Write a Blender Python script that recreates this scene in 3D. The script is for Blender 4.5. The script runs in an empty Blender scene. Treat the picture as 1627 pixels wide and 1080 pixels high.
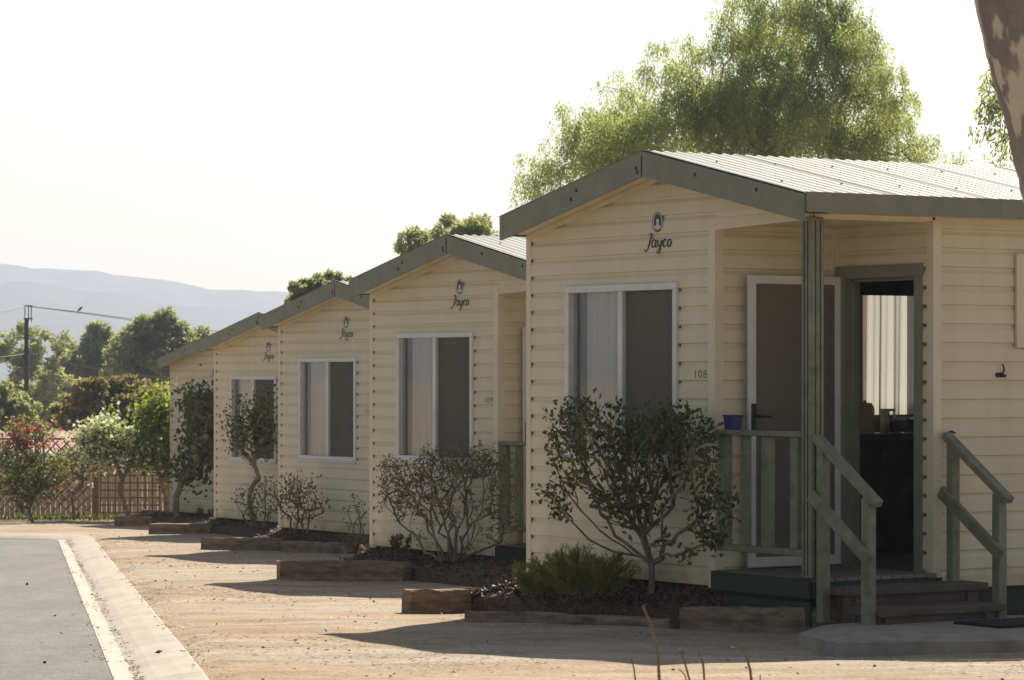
import bpy, math, random
import numpy as np
from mathutils import Vector, Matrix
R = math.radians
random.seed(7); rng = np.random.default_rng(11)
scn = bpy.context.scene
C = scn.collection

# ------------------------------------------------------------------ camera
F, CX, HZ, EYE = 5071.0, 813.5, 593.5, 1.6          # focal length in photo pixels, principal column, horizon row, eye height
cd = bpy.data.cameras.new('camera'); cam = bpy.data.objects.new('camera', cd); C.objects.link(cam)
cam.location = (0, 0, EYE); cam.rotation_euler = (R(90), 0, 0)
cd.sensor_width = 36; cd.lens = F / 1627 * 36; cd.shift_y = (HZ - 540) / 1627
cd.clip_start = .1; cd.clip_end = 40000
cd.dof.use_dof = True; cd.dof.focus_distance = 23; cd.dof.aperture_fstop = 13
scn.camera = cam

# ------------------------------------------------------------------ light
SUN_EL, SUN_AZ = R(40.8), R(20.5)                   # azimuth clockwise from +Y
wd = bpy.data.worlds.new('World'); scn.world = wd; wd.use_nodes = True
nt = wd.node_tree; nt.nodes.clear()
sky = nt.nodes.new('ShaderNodeTexSky'); sky.sky_type = 'NISHITA'; sky.sun_disc = False
sky.sun_elevation = SUN_EL; sky.sun_rotation = SUN_AZ
sky.air_density = 1.0; sky.dust_density = 1.0; sky.ozone_density = 1.0; sky.altitude = 200
bg = nt.nodes.new('ShaderNodeBackground'); bg.inputs[1].default_value = .062
wo = nt.nodes.new('ShaderNodeOutputWorld')
tint = nt.nodes.new('ShaderNodeMixRGB'); tint.blend_type = 'MULTIPLY'; tint.inputs[0].default_value = 1; tint.inputs[2].default_value = (1.14, 1, .83, 1)
nt.links.new(sky.outputs[0], tint.inputs[1]); nt.links.new(tint.outputs[0], bg.inputs[0]); nt.links.new(bg.outputs[0], wo.inputs[0])
sl = bpy.data.lights.new('sun', 'SUN'); sl.energy = 4.3; sl.angle = R(.53); sl.color = (1, .93, .80)
so = bpy.data.objects.new('sun', sl); C.objects.link(so)
sd = Vector((math.sin(SUN_AZ) * math.cos(SUN_EL), math.cos(SUN_AZ) * math.cos(SUN_EL), math.sin(SUN_EL)))
so.rotation_euler = sd.to_track_quat('Z', 'Y').to_euler(); so.location = (20, 40, 40)
vs = scn.view_settings; vs.view_transform = 'Standard'; vs.look = 'None'; vs.exposure = 1.16; vs.gamma = 1
vs.use_curve_mapping = False
scn.cycles.max_bounces = 8; scn.cycles.transparent_max_bounces = 12; scn.cycles.volume_bounces = 0

# ------------------------------------------------------------------ helpers
def at(px, py, Y):
    return Vector(((px - CX) / F * Y, Y, EYE - (py - HZ) / F * Y))
def gz(y):
    if y < 15: return .0672
    if y < 80: return -.079 - .0252 * (y - 20.8)
    t = min(1, (y - 80) / 160)
    return -1.571 - 2.2 * (1 - (1 - t) ** 2)
def gp(px, py, dz=0):
    Y = 1.15484 / ((py - HZ) / F - .0252)
    return Vector(((px - CX) / F * Y, Y, gz(Y) + dz))

def tag(o, label=None, cat=None, group=None, kind=None):
    if label: o['label'] = label
    if cat: o['category'] = cat
    if group: o['group'] = group
    if kind: o['kind'] = kind
    return o
def empty(name, loc, rz=0):
    o = bpy.data.objects.new(name, None); C.objects.link(o)
    o.location = loc; o.rotation_euler = (0, 0, rz); o.empty_display_size = .2
    return o
def link(name, me, parent=None):
    o = bpy.data.objects.new(name, me); C.objects.link(o)
    if parent: o.parent = parent
    return o

class MB:
    def __init__(s): s.v = []; s.f = []; s.m = []
    def add(s, vs, fs, mi=0):
        b = len(s.v); s.v += [tuple(p) for p in vs]
        for f in fs: s.f.append(tuple(i + b for i in f)); s.m.append(mi)
    def quad(s, a, b, c, d, mi=0): s.add((a, b, c, d), ((0, 1, 2, 3),), mi)
    def box(s, x0, y0, z0, x1, y1, z1, mi=0, c=0):
        if c <= 0:
            s.add([(x0,y0,z0),(x1,y0,z0),(x1,y1,z0),(x0,y1,z0),(x0,y0,z1),(x1,y0,z1),(x1,y1,z1),(x0,y1,z1)],
                  [(0,3,2,1),(4,5,6,7),(0,1,5,4),(1,2,6,5),(2,3,7,6),(3,0,4,7)], mi)
        else:
            s.hexa([Vector((x0,y0,z0)),Vector((x1,y0,z0)),Vector((x1,y1,z0)),Vector((x0,y1,z0)),
                    Vector((x0,y0,z1)),Vector((x1,y0,z1)),Vector((x1,y1,z1)),Vector((x0,y1,z1))], c, mi)
    def hexa(s, P, c, mi=0):
        # chamfered box from eight corners
        P = [Vector(p) for p in P]
        n = {0:(1,3,4),1:(0,2,5),2:(1,3,6),3:(0,2,7),4:(5,7,0),5:(4,6,1),6:(5,7,2),7:(4,6,3)}
        vs = []; idx = {}
        for i in range(8):
            for k in n[i]:      # vertex on the face opposite edge k: moved along the two others
                p = P[i].copy()
                for j in n[i]:
                    if j != k:
                        d = P[j] - P[i]; p += d.normalized() * min(c, d.length * .45)
                idx[(i, k)] = len(vs); vs.append(p)
        F6 = [(0,3,2,1),(4,5,6,7),(0,1,5,4),(1,2,6,5),(2,3,7,6),(3,0,4,7)]
        fs = []
        for f in F6:
            q = []
            for i in f:
                k = [j for j in n[i] if j not in f][0]; q.append(idx[(i, k)])
            fs.append(tuple(q))
        for i in range(8): fs.append(tuple(idx[(i, k)] for k in n[i]))
        done = set()
        for i in range(8):
            for j in n[i]:
                if (j, i) in done: continue
                done.add((i, j))
                o1 = [k for k in n[i] if k != j]
                # faces holding edge i-j
                fe = [f for f in F6 if i in f and j in f]
                k = [[m for m in n[a] if m not in f][0] for f in fe for a in (i, j)]
                fs.append((idx[(i, k[0])], idx[(j, k[1])], idx[(j, k[3])], idx[(i, k[2])]))
        s.add(vs, fs, mi)
    def bar(s, a, b, w, h, mi=0, up=(0, 0, 1), c=0):
        a = Vector(a); b = Vector(b); d = (b - a).normalized(); up = Vector(up)
        sd_ = d.cross(up)
        if sd_.length < 1e-4: sd_ = d.cross(Vector((1, 0, 0)))
        sd_.normalize(); u = sd_.cross(d)
        x = sd_ * w / 2; y = u * h / 2
        P = [a - x - y, a + x - y, b + x - y, b - x - y, a - x + y, a + x + y, b + x + y, b - x + y]
        if c > 0: s.hexa(P, c, mi)
        else: s.add(P, [(0,3,2,1),(4,5,6,7),(0,1,5,4),(1,2,6,5),(2,3,7,6),(3,0,4,7)], mi)
    def tube(s, pts, rad, n=8, mi=0, cap=True):
        pts = [Vector(p) for p in pts]; b = len(s.v); N = len(pts)
        if not hasattr(rad, '__len__'): rad = [rad] * N
        t0 = None; ref = Vector((.31, .17, .93))
        for i, p in enumerate(pts):
            t = (pts[min(i + 1, N - 1)] - pts[max(i - 1, 0)]).normalized()
            a = t.cross(ref)
            if a.length < .1: a = t.cross(Vector((1, 0, 0)))
            a.normalize(); c = t.cross(a)
            for k in range(n):
                w = 2 * math.pi * k / n
                s.v.append(tuple(p + (a * math.cos(w) + c * math.sin(w)) * rad[i]))
        for i in range(N - 1):
            for k in range(n):
                k2 = (k + 1) % n
                s.f.append((b + i*n + k, b + i*n + k2, b + (i+1)*n + k2, b + (i+1)*n + k)); s.m.append(mi)
        if cap:
            s.f.append(tuple(b + k for k in range(n))[::-1]); s.m.append(mi)
            s.f.append(tuple(b + (N-1)*n + k for k in range(n))); s.m.append(mi)
    def lathe(s, prof, o=(0,0,0), n=16, mi=0):
        b = len(s.v)
        for r, z in prof:
            for k in range(n):
                w = 2*math.pi*k/n; s.v.append((o[0]+r*math.cos(w), o[1]+r*math.sin(w), o[2]+z))
        for i in range(len(prof)-1):
            for k in range(n):
                k2 = (k+1) % n
                s.f.append((b+i*n+k, b+i*n+k2, b+(i+1)*n+k2, b+(i+1)*n+k)); s.m.append(mi)
    def build(s, name, mats, parent=None, smooth=False):
        me = bpy.data.meshes.new(name); me.from_pydata(s.v, [], s.f)
        if not isinstance(mats, (list, tuple)): mats = [mats]
        for m in mats: me.materials.append(m)
        me.polygons.foreach_set('material_index', s.m)
        if smooth: me.polygons.foreach_set('use_smooth', [True] * len(s.f))
        me.update()
        return link(name, me, parent)

def np_mesh(name, V, Q, mat, parent=None, mi=None):
    me = bpy.data.meshes.new(name)
    nv, nf = len(V), len(Q); k = Q.shape[1]
    me.vertices.add(nv); me.vertices.foreach_set('co', np.asarray(V, np.float32).ravel())
    me.loops.add(nf * k); me.loops.foreach_set('vertex_index', np.asarray(Q, np.int32).ravel())
    me.polygons.add(nf); me.polygons.foreach_set('loop_start', np.arange(0, nf * k, k, dtype=np.int32))
    me.polygons.foreach_set('loop_total', np.full(nf, k, np.int32))
    if not isinstance(mat, (list, tuple)): mat = [mat]
    for m in mat: me.materials.append(m)
    if mi is not None: me.polygons.foreach_set('material_index', np.asarray(mi, np.int32))
    me.update(calc_edges=True); me.validate()
    return link(name, me, parent)

def nrm(a): return a / np.maximum(np.linalg.norm(a, axis=1, keepdims=True), 1e-9)
def leaf_quads(B, D, L, Wd):
    """rhombic leaves: bases B, directions D, lengths L, half widths Wd"""
    n = len(B); D = nrm(D); S = nrm(np.cross(D, rng.normal(size=(n, 3)))); N = np.cross(D, S)
    L = np.broadcast_to(L, (n,))[:, None]; Wd = np.broadcast_to(Wd, (n,))[:, None]
    V = np.stack([B, B + D*L*.45 + S*Wd + N*Wd*.35, B + D*L, B + D*L*.45 - S*Wd + N*Wd*.35], 1).reshape(-1, 3)
    return V, np.arange(4 * n).reshape(n, 4)

# ------------------------------------------------------------------ materials
def mat(name, col, rough=.8, var=.12, scale=4, bump=0, bscale=60, spec=.3, col2=None, s2=None, metal=0, detail=4):
    m = bpy.data.materials.new(name); m.use_nodes = True; t = m.node_tree
    b = t.nodes['Principled BSDF']; b.inputs['Roughness'].default_value = rough
    b.inputs['Specular IOR Level'].default_value = spec; b.inputs['Metallic'].default_value = metal
    tc = t.nodes.new('ShaderNodeTexCoord')
    nz = t.nodes.new('ShaderNodeTexNoise'); nz.inputs['Scale'].default_value = scale; nz.inputs['Detail'].default_value = detail
    nz.inputs['Roughness'].default_value = .65
    mp = t.nodes.new('ShaderNodeMapping'); t.links.new(tc.outputs['Object'], mp.inputs[0]); t.links.new(mp.outputs[0], nz.inputs[0])
    if s2: mp.inputs['Scale'].default_value = s2
    r = t.nodes.new('ShaderNodeValToRGB'); t.links.new(nz.outputs[0], r.inputs[0])
    c2 = col2 or tuple(c * (1 - 2*var) for c in col); c1 = tuple(min(1, c * (1 + (var if not col2 else 0))) for c in col)
    r.color_ramp.elements[0].position = .32; r.color_ramp.elements[1].position = .68
    r.color_ramp.elements[0].color = (*c2, 1); r.color_ramp.elements[1].color = (*c1, 1)
    t.links.new(r.outputs[0], b.inputs['Base Color'])
    if bump:
        n2 = t.nodes.new('ShaderNodeTexNoise'); n2.inputs['Scale'].default_value = bscale; n2.inputs['Detail'].default_value = 3
        t.links.new(tc.outputs['Object'], n2.inputs[0])
        bp = t.nodes.new('ShaderNodeBump'); bp.inputs['Strength'].default_value = bump; bp.inputs['Distance'].default_value = .02
        t.links.new(n2.outputs[0], bp.inputs['Height']); t.links.new(bp.outputs[0], b.inputs['Normal'])
    return m

def leaf_mat(name, c1, c2, trans=.45, scale=1.2, rough=.6, tcol=None):
    m = bpy.data.materials.new(name); m.use_nodes = True; t = m.node_tree
    b = t.nodes['Principled BSDF']; b.inputs['Roughness'].default_value = rough; b.inputs['Specular IOR Level'].default_value = .35
    tc = t.nodes.new('ShaderNodeTexCoord'); nz = t.nodes.new('ShaderNodeTexNoise'); nz.inputs['Scale'].default_value = scale
    t.links.new(tc.outputs['Object'], nz.inputs[0])
    ge = t.nodes.new('ShaderNodeNewGeometry')
    mx = t.nodes.new('ShaderNodeMath'); mx.operation = 'MULTIPLY_ADD'
    t.links.new(ge.outputs['Random Per Island'], mx.inputs[0]); mx.inputs[1].default_value = .5
    t.links.new(nz.outputs[0], mx.inputs[2])
    r = t.nodes.new('ShaderNodeValToRGB'); t.links.new(mx.outputs[0], r.inputs[0])
    r.color_ramp.elements[0].position = .45; r.color_ramp.elements[1].position = 1.0
    r.color_ramp.elements[0].color = (*c1, 1); r.color_ramp.elements[1].color = (*c2, 1)
    t.links.new(r.outputs[0], b.inputs['Base Color'])
    tr = t.nodes.new('ShaderNodeBsdfTranslucent'); ms = t.nodes.new('ShaderNodeMixShader')
    hs = t.nodes.new('ShaderNodeMixRGB'); hs.blend_type = 'MULTIPLY'; hs.inputs[0].default_value = 1
    hs.inputs[2].default_value = (*(tcol or (1.38, 1.48, .92)), 1)
    t.links.new(r.outputs[0], hs.inputs[1]); t.links.new(hs.outputs[0], tr.inputs[0])
    ms.inputs[0].default_value = trans
    t.links.new(b.outputs[0], ms.inputs[1]); t.links.new(tr.outputs[0], ms.inputs[2])
    t.links.new(ms.outputs[0], t.nodes['Material Output'].inputs[0])
    return m

def see_through(name, col, alpha, gloss=0.0, rough=.02):
    """mesh screens and window glass: part open, part solid or reflecting"""
    m = bpy.data.materials.new(name); m.use_nodes = True; t = m.node_tree; t.nodes.remove(t.nodes['Principled BSDF'])
    tp = t.nodes.new('ShaderNodeBsdfTransparent'); df = t.nodes.new('ShaderNodeBsdfDiffuse'); df.inputs[0].default_value = (*col, 1)
    ms = t.nodes.new('ShaderNodeMixShader'); ms.inputs[0].default_value = alpha
    t.links.new(tp.outputs[0], ms.inputs[1]); t.links.new(df.outputs[0], ms.inputs[2]); out = ms.outputs[0]
    if gloss:
        gl = t.nodes.new('ShaderNodeBsdfGlossy'); gl.inputs['Roughness'].default_value = rough
        lw = t.nodes.new('ShaderNodeLayerWeight'); lw.inputs[0].default_value = .5; pw = t.nodes.new('ShaderNodeMath'); pw.operation = 'POWER'; pw.inputs[1].default_value = 4; t.links.new(lw.outputs['Facing'], pw.inputs[0]); fr = t.nodes.new('ShaderNodeMath'); fr.operation = 'MULTIPLY_ADD'; fr.inputs[1].default_value = .9; fr.inputs[2].default_value = .05; t.links.new(pw.outputs[0], fr.inputs[0])
        mu = t.nodes.new('ShaderNodeMath'); mu.operation = 'MULTIPLY'; mu.inputs[1].default_value = gloss; t.links.new(fr.outputs[0], mu.inputs[0])
        m2 = t.nodes.new('ShaderNodeMixShader'); t.links.new(mu.outputs[0], m2.inputs[0])
        t.links.new(out, m2.inputs[1]); t.links.new(gl.outputs[0], m2.inputs[2]); out = m2.outputs[0]
    t.links.new(out, t.nodes['Material Output'].inputs[0])
    return m

M = {}
M['siding'] = mat('cream_siding', (.655, .57, .40), .55, col2=(.60, .52, .36), scale=1.5, bump=.06, bscale=90)
def weather(m):      # soil splashed on the lowest boards and faint runs down the wall
    t = m.node_tree; N = t.nodes; L = t.links; b = N['Principled BSDF']; src = b.inputs['Base Color'].links[0].from_socket; tc = N['Texture Coordinate']
    sp = N.new('ShaderNodeSeparateXYZ'); L.new(tc.outputs['Object'], sp.inputs[0])
    n1 = N.new('ShaderNodeTexNoise'); n1.inputs['Scale'].default_value = 7; n1.inputs['Detail'].default_value = 5; L.new(tc.outputs['Object'], n1.inputs[0])
    ma = N.new('ShaderNodeMath'); ma.operation = 'MULTIPLY_ADD'; L.new(sp.outputs['Z'], ma.inputs[0]); ma.inputs[1].default_value = -2.2; L.new(n1.outputs[0], ma.inputs[2])
    r1 = N.new('ShaderNodeValToRGB'); r1.color_ramp.elements[0].position = .12; r1.color_ramp.elements[1].position = .62; L.new(ma.outputs[0], r1.inputs[0])
    r1.color_ramp.elements[0].color = (1, 1, 1, 1); r1.color_ramp.elements[1].color = (.70, .60, .47, 1)
    mp = N.new('ShaderNodeMapping'); mp.inputs['Scale'].default_value = (4, 4, .25); L.new(tc.outputs['Object'], mp.inputs[0])
    n2 = N.new('ShaderNodeTexNoise'); n2.inputs['Scale'].default_value = 1.6; n2.inputs['Detail'].default_value = 5; L.new(mp.outputs[0], n2.inputs[0])
    r2 = N.new('ShaderNodeValToRGB'); r2.color_ramp.elements[0].position = .3; r2.color_ramp.elements[1].position = .55; L.new(n2.outputs[0], r2.inputs[0])
    r2.color_ramp.elements[0].color = (.95, .94, .91, 1); r2.color_ramp.elements[1].color = (1, 1, 1, 1)
    for rr in (r1, r2):
        x = N.new('ShaderNodeMixRGB'); x.blend_type = 'MULTIPLY'; x.inputs[0].default_value = 1; L.new(src, x.inputs[1]); L.new(rr.outputs[0], x.inputs[2]); src = x.outputs[0]
    L.new(src, b.inputs['Base Color'])
weather(M['siding'])
M['trim'] = mat('cream_trim', (.65, .565, .395), .5, .04)
M['gap'] = mat('dark_gap', (.11, .09, .065), .9, .1)
M['green'] = mat('grey_green_paint', (.205, .20, .145), .5, .07, 6, bump=.08, bscale=40)
M['green_rail'] = mat('worn_green_paint', (.195, .195, .128), .6, .16, 9, bump=.2, bscale=50)
M['skirt'] = mat('dark_green_skirting', (.032, .038, .028), .7, .15)
M['roof'] = mat('pale_roof_steel', (.54, .52, .44), .42, .05, 1.5, spec=.4)
M['screw'] = mat('roof_screw', (.10, .09, .08), .6, .1)
M['white'] = mat('white_aluminium', (.62, .59, .56), .4, .05)
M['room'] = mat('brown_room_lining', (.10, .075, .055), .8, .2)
M['glass'] = see_through('window_glass', (.5, .5, .5), .05, 1.0)
M['flyscreen'] = see_through('grey_flyscreen', (.17, .15, .125), .55)
M['doormesh'] = see_through('brown_security_mesh', (.19, .165, .13), .70)
M['grille'] = mat('brown_grille', (.17, .14, .105), .5, .1)
M['black'] = mat('black_plastic', (.015, .015, .015), .4, .1)
M['ink'] = mat('black_lettering', (.045, .04, .042), .5, .05)
M['logo'] = mat('pale_emblem_disc', (.55, .52, .50), .5, .05)
M['bolt'] = mat('rusty_bolt', (.06, .035, .03), .7, .2)
M['deck'] = mat('weathered_decking', (.20, .155, .115), .8, .2, 3, s2=(1, 12, 1), bump=.3)
M['tread'] = mat('dark_step_timber', (.12, .085, .065), .8, .2, 3, s2=(1, 14, 1), bump=.3)
M['sleeper'] = mat('old_sleeper_timber', (.30, .21, .14), .9, .3, 5, s2=(1, 1, 4), bump=.8, bscale=30, col2=(.10, .065, .045))
M['concrete'] = mat('kerb_concrete', (.47, .41, .355), .85, .1, 3, bump=.15, bscale=120, col2=(.40, .345, .29))
M['kerbtop'] = mat('pinkish_kerb_concrete', (.44, .375, .315), .9, .1, 2.5, bump=.15, bscale=120, col2=(.37, .31, .255))
M['slab'] = mat('slab_concrete', (.30, .25, .20), .9, .14, 5, bump=.3, bscale=60)
M['bark'] = mat('grey_brown_bark', (.24, .195, .15), .9, .3, 12, bump=.5, bscale=50)
M['twig'] = mat('twig_bark', (.20, .16, .12), .9, .2, 12)
M['lattice'] = mat('lattice_timber', (.26, .15, .075), .8, .2, 10)
M['pole'] = mat('dark_pole_timber', (.02, .017, .015), .9, .2, 10)
M['wire'] = mat('wire_metal', (.05, .05, .05), .6, .1)
M['paling'] = mat('grey_paling_timber', (.55, .46, .37), .9, .2, 3, s2=(8, 8, .5))
M['terracotta'] = mat('terracotta_tiles', (.30, .16, .11), .8, .2, 3)
M['pinkwall'] = mat('tan_wall', (.45, .34, .25), .9, .1)
M['whitemetal'] = mat('white_gutter', (.8, .8, .78), .4, .03)
M['blue'] = mat('blue_plastic', (.028, .035, .12), .45, .1)
M['ceramic'] = mat('cream_plastic', (.8, .76, .68), .3, .04)
M['mug'] = mat('white_glaze', (.7, .7, .72), .25, .03)
M['steel'] = mat('steel', (.45, .45, .45), .3, .05, metal=.8)
M['mat'] = mat('black_rubber_mat', (.02, .02, .022), .9, .1, 40)

def curtain_mat(nm, cc, tf):
    m = bpy.data.materials.new(nm); m.use_nodes = True; t = m.node_tree
    b = t.nodes['Principled BSDF']; b.inputs['Base Color'].default_value = cc; b.inputs['Roughness'].default_value = .9
    tr = t.nodes.new('ShaderNodeBsdfTranslucent'); tr.inputs[0].default_value = cc
    ms = t.nodes.new('ShaderNodeMixShader'); ms.inputs[0].default_value = tf
    t.links.new(b.outputs[0], ms.inputs[1]); t.links.new(tr.outputs[0], ms.inputs[2])
    t.links.new(ms.outputs[0], t.nodes['Material Output'].inputs[0]); return m
M['curtain'] = curtain_mat('sheer_curtain', (.52, .50, .44, 1), .5); M['net'] = curtain_mat('net_curtain', (.44, .42, .36, 1), .15)

M['ceramic'] = curtain_mat('cream_kettle_plastic', (.85, .80, .68, 1), .75); M['mug'] = curtain_mat('white_translucent_plastic', (.9, .9, .92, 1), .75)

def ground_mat():
    m = bpy.data.materials.new('sandy_gravel'); m.use_nodes = True; t = m.node_tree; N = t.nodes; L = t.links
    b = N['Principled BSDF']; b.inputs['Roughness'].default_value = .95; b.inputs['Specular IOR Level'].default_value = .1
    tc = N.new('ShaderNodeTexCoord')
    def noise(sc, det=4, st=None, rough=.6):
        n = N.new('ShaderNodeTexNoise'); n.inputs['Scale'].default_value = sc; n.inputs['Detail'].default_value = det; n.inputs['Roughness'].default_value = rough
        if st:
            mp = N.new('ShaderNodeMapping'); mp.inputs['Scale'].default_value = st; mp.inputs['Rotation'].default_value = (0, 0, R(-12))
            L.new(tc.outputs['Object'], mp.inputs[0]); L.new(mp.outputs[0], n.inputs[0])
        else: L.new(tc.outputs['Object'], n.inputs[0])
        return n
    def ramp(n, p0, p1, c0, c1):
        r = N.new('ShaderNodeValToRGB'); r.color_ramp.elements[0].position = p0; r.color_ramp.elements[1].position = p1
        r.color_ramp.elements[0].color = (*c0, 1); r.color_ramp.elements[1].color = (*c1, 1); L.new(n.outputs[0], r.inputs[0]); return r
    def mix(f, a, bb, mode='MIX', fac=None):
        x = N.new('ShaderNodeMixRGB'); x.blend_type = mode
        if f: L.new(f.outputs[0], x.inputs[0])
        else: x.inputs[0].default_value = fac
        L.new(a.outputs[0], x.inputs[1]); L.new(bb.outputs[0], x.inputs[2]); return x
    big = noise(.30, 5, (.6, 1.6, 1), .7)
    sand = ramp(noise(5, 5), .3, .7, (.38, .285, .195), (.50, .39, .29))      # orange sandy soil
    grav = ramp(noise(9, 5), .3, .7, (.40, .335, .27), (.52, .45, .37))       # pale grey gravel
    a = mix(ramp(big, .44, .56, (0,0,0), (1,1,1)), sand, grav)
    med = ramp(noise(1.1, 6, (.5, 2.2, 1), .7), .3, .68, (.60, .57, .52), (1.08, 1.06, 1.04))
    a = mix(None, a, med, 'MULTIPLY', .9)
    fine = ramp(noise(45, 3), .3, .62, (.55, .50, .45), (1.05, 1.05, 1.05))
    a = mix(None, a, fine, 'MULTIPLY', .8)
    vo = N.new('ShaderNodeTexVoronoi'); vo.inputs['Scale'].default_value = 28; L.new(tc.outputs['Object'], vo.inputs[0])
    pb = N.new('ShaderNodeValToRGB'); pb.color_ramp.elements[0].position = .08; pb.color_ramp.elements[1].position = .16
    pb.color_ramp.elements[0].color = (.7, .66, .62, 1); pb.color_ramp.elements[1].color = (1, 1, 1, 1); L.new(vo.outputs['Distance'], pb.inputs[0])
    a = mix(None, a, pb, 'MULTIPLY', .6)
    L.new(a.outputs[0], b.inputs['Base Color'])
    bn = noise(30, 6); bp = N.new('ShaderNodeBump'); bp.inputs['Strength'].default_value = .7; bp.inputs['Distance'].default_value = .03
    L.new(bn.outputs[0], bp.inputs['Height']); L.new(bp.outputs[0], b.inputs['Normal'])
    return m
M['ground'] = ground_mat()
def asphalt_mat():
    m = mat('grey_asphalt', (.235, .222, .20), .85, .1, 1.6, bump=.5, bscale=160, col2=(.19, .18, .16), s2=(1, .35, 1))
    t = m.node_tree; N = t.nodes; L = t.links; b = N['Principled BSDF']
    src = b.inputs['Base Color'].links[0].from_socket
    n = N.new('ShaderNodeTexNoise'); n.inputs['Scale'].default_value = 70; n.inputs['Detail'].default_value = 2
    tc = N['Texture Coordinate']; L.new(tc.outputs['Object'], n.inputs[0])
    r = N.new('ShaderNodeValToRGB'); r.color_ramp.elements[0].position = .35; r.color_ramp.elements[1].position = .65
    r.color_ramp.elements[0].color = (.6, .6, .6, 1); r.color_ramp.elements[1].color = (1.15, 1.15, 1.15, 1); L.new(n.outputs[0], r.inputs[0])
    x = N.new('ShaderNodeMixRGB'); x.blend_type = 'MULTIPLY'; x.inputs[0].default_value = 1
    L.new(src, x.inputs[1]); L.new(r.outputs[0], x.inputs[2]); L.new(x.outputs[0], b.inputs['Base Color'])
    return m
M['asphalt'] = asphalt_mat()
def mottle(m, sc, lo, st=(1, 1, 1), p=(.35, .6)):
    t = m.node_tree; N = t.nodes; L = t.links; b = N['Principled BSDF']; src = b.inputs['Base Color'].links[0].from_socket
    mp = N.new('ShaderNodeMapping'); mp.inputs['Scale'].default_value = st; L.new(N['Texture Coordinate'].outputs['Object'], mp.inputs[0])
    n = N.new('ShaderNodeTexNoise'); n.inputs['Scale'].default_value = sc; n.inputs['Detail'].default_value = 6; n.inputs['Roughness'].default_value = .7; L.new(mp.outputs[0], n.inputs[0])
    r = N.new('ShaderNodeValToRGB'); r.color_ramp.elements[0].position = p[0]; r.color_ramp.elements[1].position = p[1]; L.new(n.outputs[0], r.inputs[0])
    r.color_ramp.elements[0].color = (*lo, 1); r.color_ramp.elements[1].color = (1.03, 1.03, 1.03, 1)
    x = N.new('ShaderNodeMixRGB'); x.blend_type = 'MULTIPLY'; x.inputs[0].default_value = 1; L.new(src, x.inputs[1]); L.new(r.outputs[0], x.inputs[2]); L.new(x.outputs[0], b.inputs['Base Color'])
mottle(M['asphalt'], 9, (.80, .79, .77)); mottle(M['asphalt'], .9, (.84, .84, .83), (1, .3, 1))
mottle(M['concrete'], 5, (.92, .90, .87), (1, .4, 1))
M['mulch'] = mat('red_brown_mulch', (.13, .075, .05), .95, .3, 25, bump=1, bscale=40, col2=(.05, .03, .022))
M['chip'] = leaf_mat('mulch_chips', (.05, .03, .022), (.17, .11, .075), 0, 3)
M['straw'] = leaf_mat('dry_straw', (.20, .14, .075), (.50, .38, .22), .2, 3, tcol=(1, 1, 1))
M['litter'] = leaf_mat('dead_leaves', (.12, .075, .045), (.32, .22, .13), 0, 3)
M['pebble'] = mat('pebbles', (.42, .36, .29), .9, .3, 6)
def gum_mat():
    m = mat('gum_bark', (.33, .275, .225), .85, .2, 5, bump=.8, bscale=22, col2=(.16, .13, .105), s2=(1, 1, .35))
    t = m.node_tree; N = t.nodes; L = t.links; b = N['Principled BSDF']; src = b.inputs['Base Color'].links[0].from_socket
    tc = N['Texture Coordinate']; mp = N.new('ShaderNodeMapping'); mp.inputs['Scale'].default_value = (1, 1, .45)
    n = N.new('ShaderNodeTexNoise'); n.inputs['Scale'].default_value = 6; n.inputs['Detail'].default_value = 4
    L.new(tc.outputs['Object'], mp.inputs[0]); L.new(mp.outputs[0], n.inputs[0])
    r = N.new('ShaderNodeValToRGB'); r.color_ramp.elements[0].position = .56; r.color_ramp.elements[1].position = .59; L.new(n.outputs[0], r.inputs[0])
    x = N.new('ShaderNodeMixRGB'); L.new(r.outputs[0], x.inputs[0]); L.new(src, x.inputs[1]); x.inputs[2].default_value = (.55, .46, .33, 1)
    L.new(x.outputs[0], b.inputs['Base Color']); return m
M['gum'] = gum_mat()
M['hill'] = mat('wooded_hill', (.05, .06, .045), .95, .3, .012)

# ------------------------------------------------------------------ setting
def grid_mesh(name, xs, ys, zf, m):
    X, Y = np.meshgrid(xs, ys); Z = zf(X, Y); V = np.stack([X, Y, Z], -1).reshape(-1, 3)
    nx, ny = len(xs), len(ys); i = np.arange(nx - 1)[None] + nx * np.arange(ny - 1)[:, None]; i = i.ravel()
    return np_mesh(name, V, np.stack([i, i + 1, i + nx + 1, i + nx], 1), m)
vgz = np.vectorize(gz)
def kerb_x(Y): return -1.576 - .153 * (Y - 16.33)       # its outer edge
YC = 44.6                                     # where road and kerb turn off to the left
def ground_z(X, Y):
    z = vgz(Y)
    bumps = .012 * np.sin(X * 2.1 + Y * .9) * np.sin(Y * 1.3 - X * .7) + .006 * np.sin(X * 5.3 + 1) * np.sin(Y * 4.1)
    inroad = (X < kerb_x(Y) + .15) & (Y < YC + 1)
    near = (Y < 75) & (abs(X) < 30)
    z = z + np.where(near & ~inroad, bumps, 0)
    z = z - .055*np.exp(-((X - 2.6)/1.6)**2 - ((Y - 19.0)/.9)**2)
    return z - np.where(inroad & near, .03, 0)
xs = np.concatenate([[-4100, -2000, -1000, -500, -200, -80, -40], np.arange(-24, -8, 1), np.arange(-8, 6, .12), np.arange(6, 24, 1), [40, 80, 200, 500, 1000, 2000, 4100]])
ys = np.concatenate([[-1500, -500, -80, -20, 0], np.arange(5, 14, 1), np.arange(14, 30, .15), np.arange(30, 60, .3), np.arange(60, 80, 2), np.arange(80, 260, 10), [300, 500, 1000, 2000, 3000, 4300]])
tag(grid_mesh('ground', xs, ys, ground_z, M['ground']), kind='structure')

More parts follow.
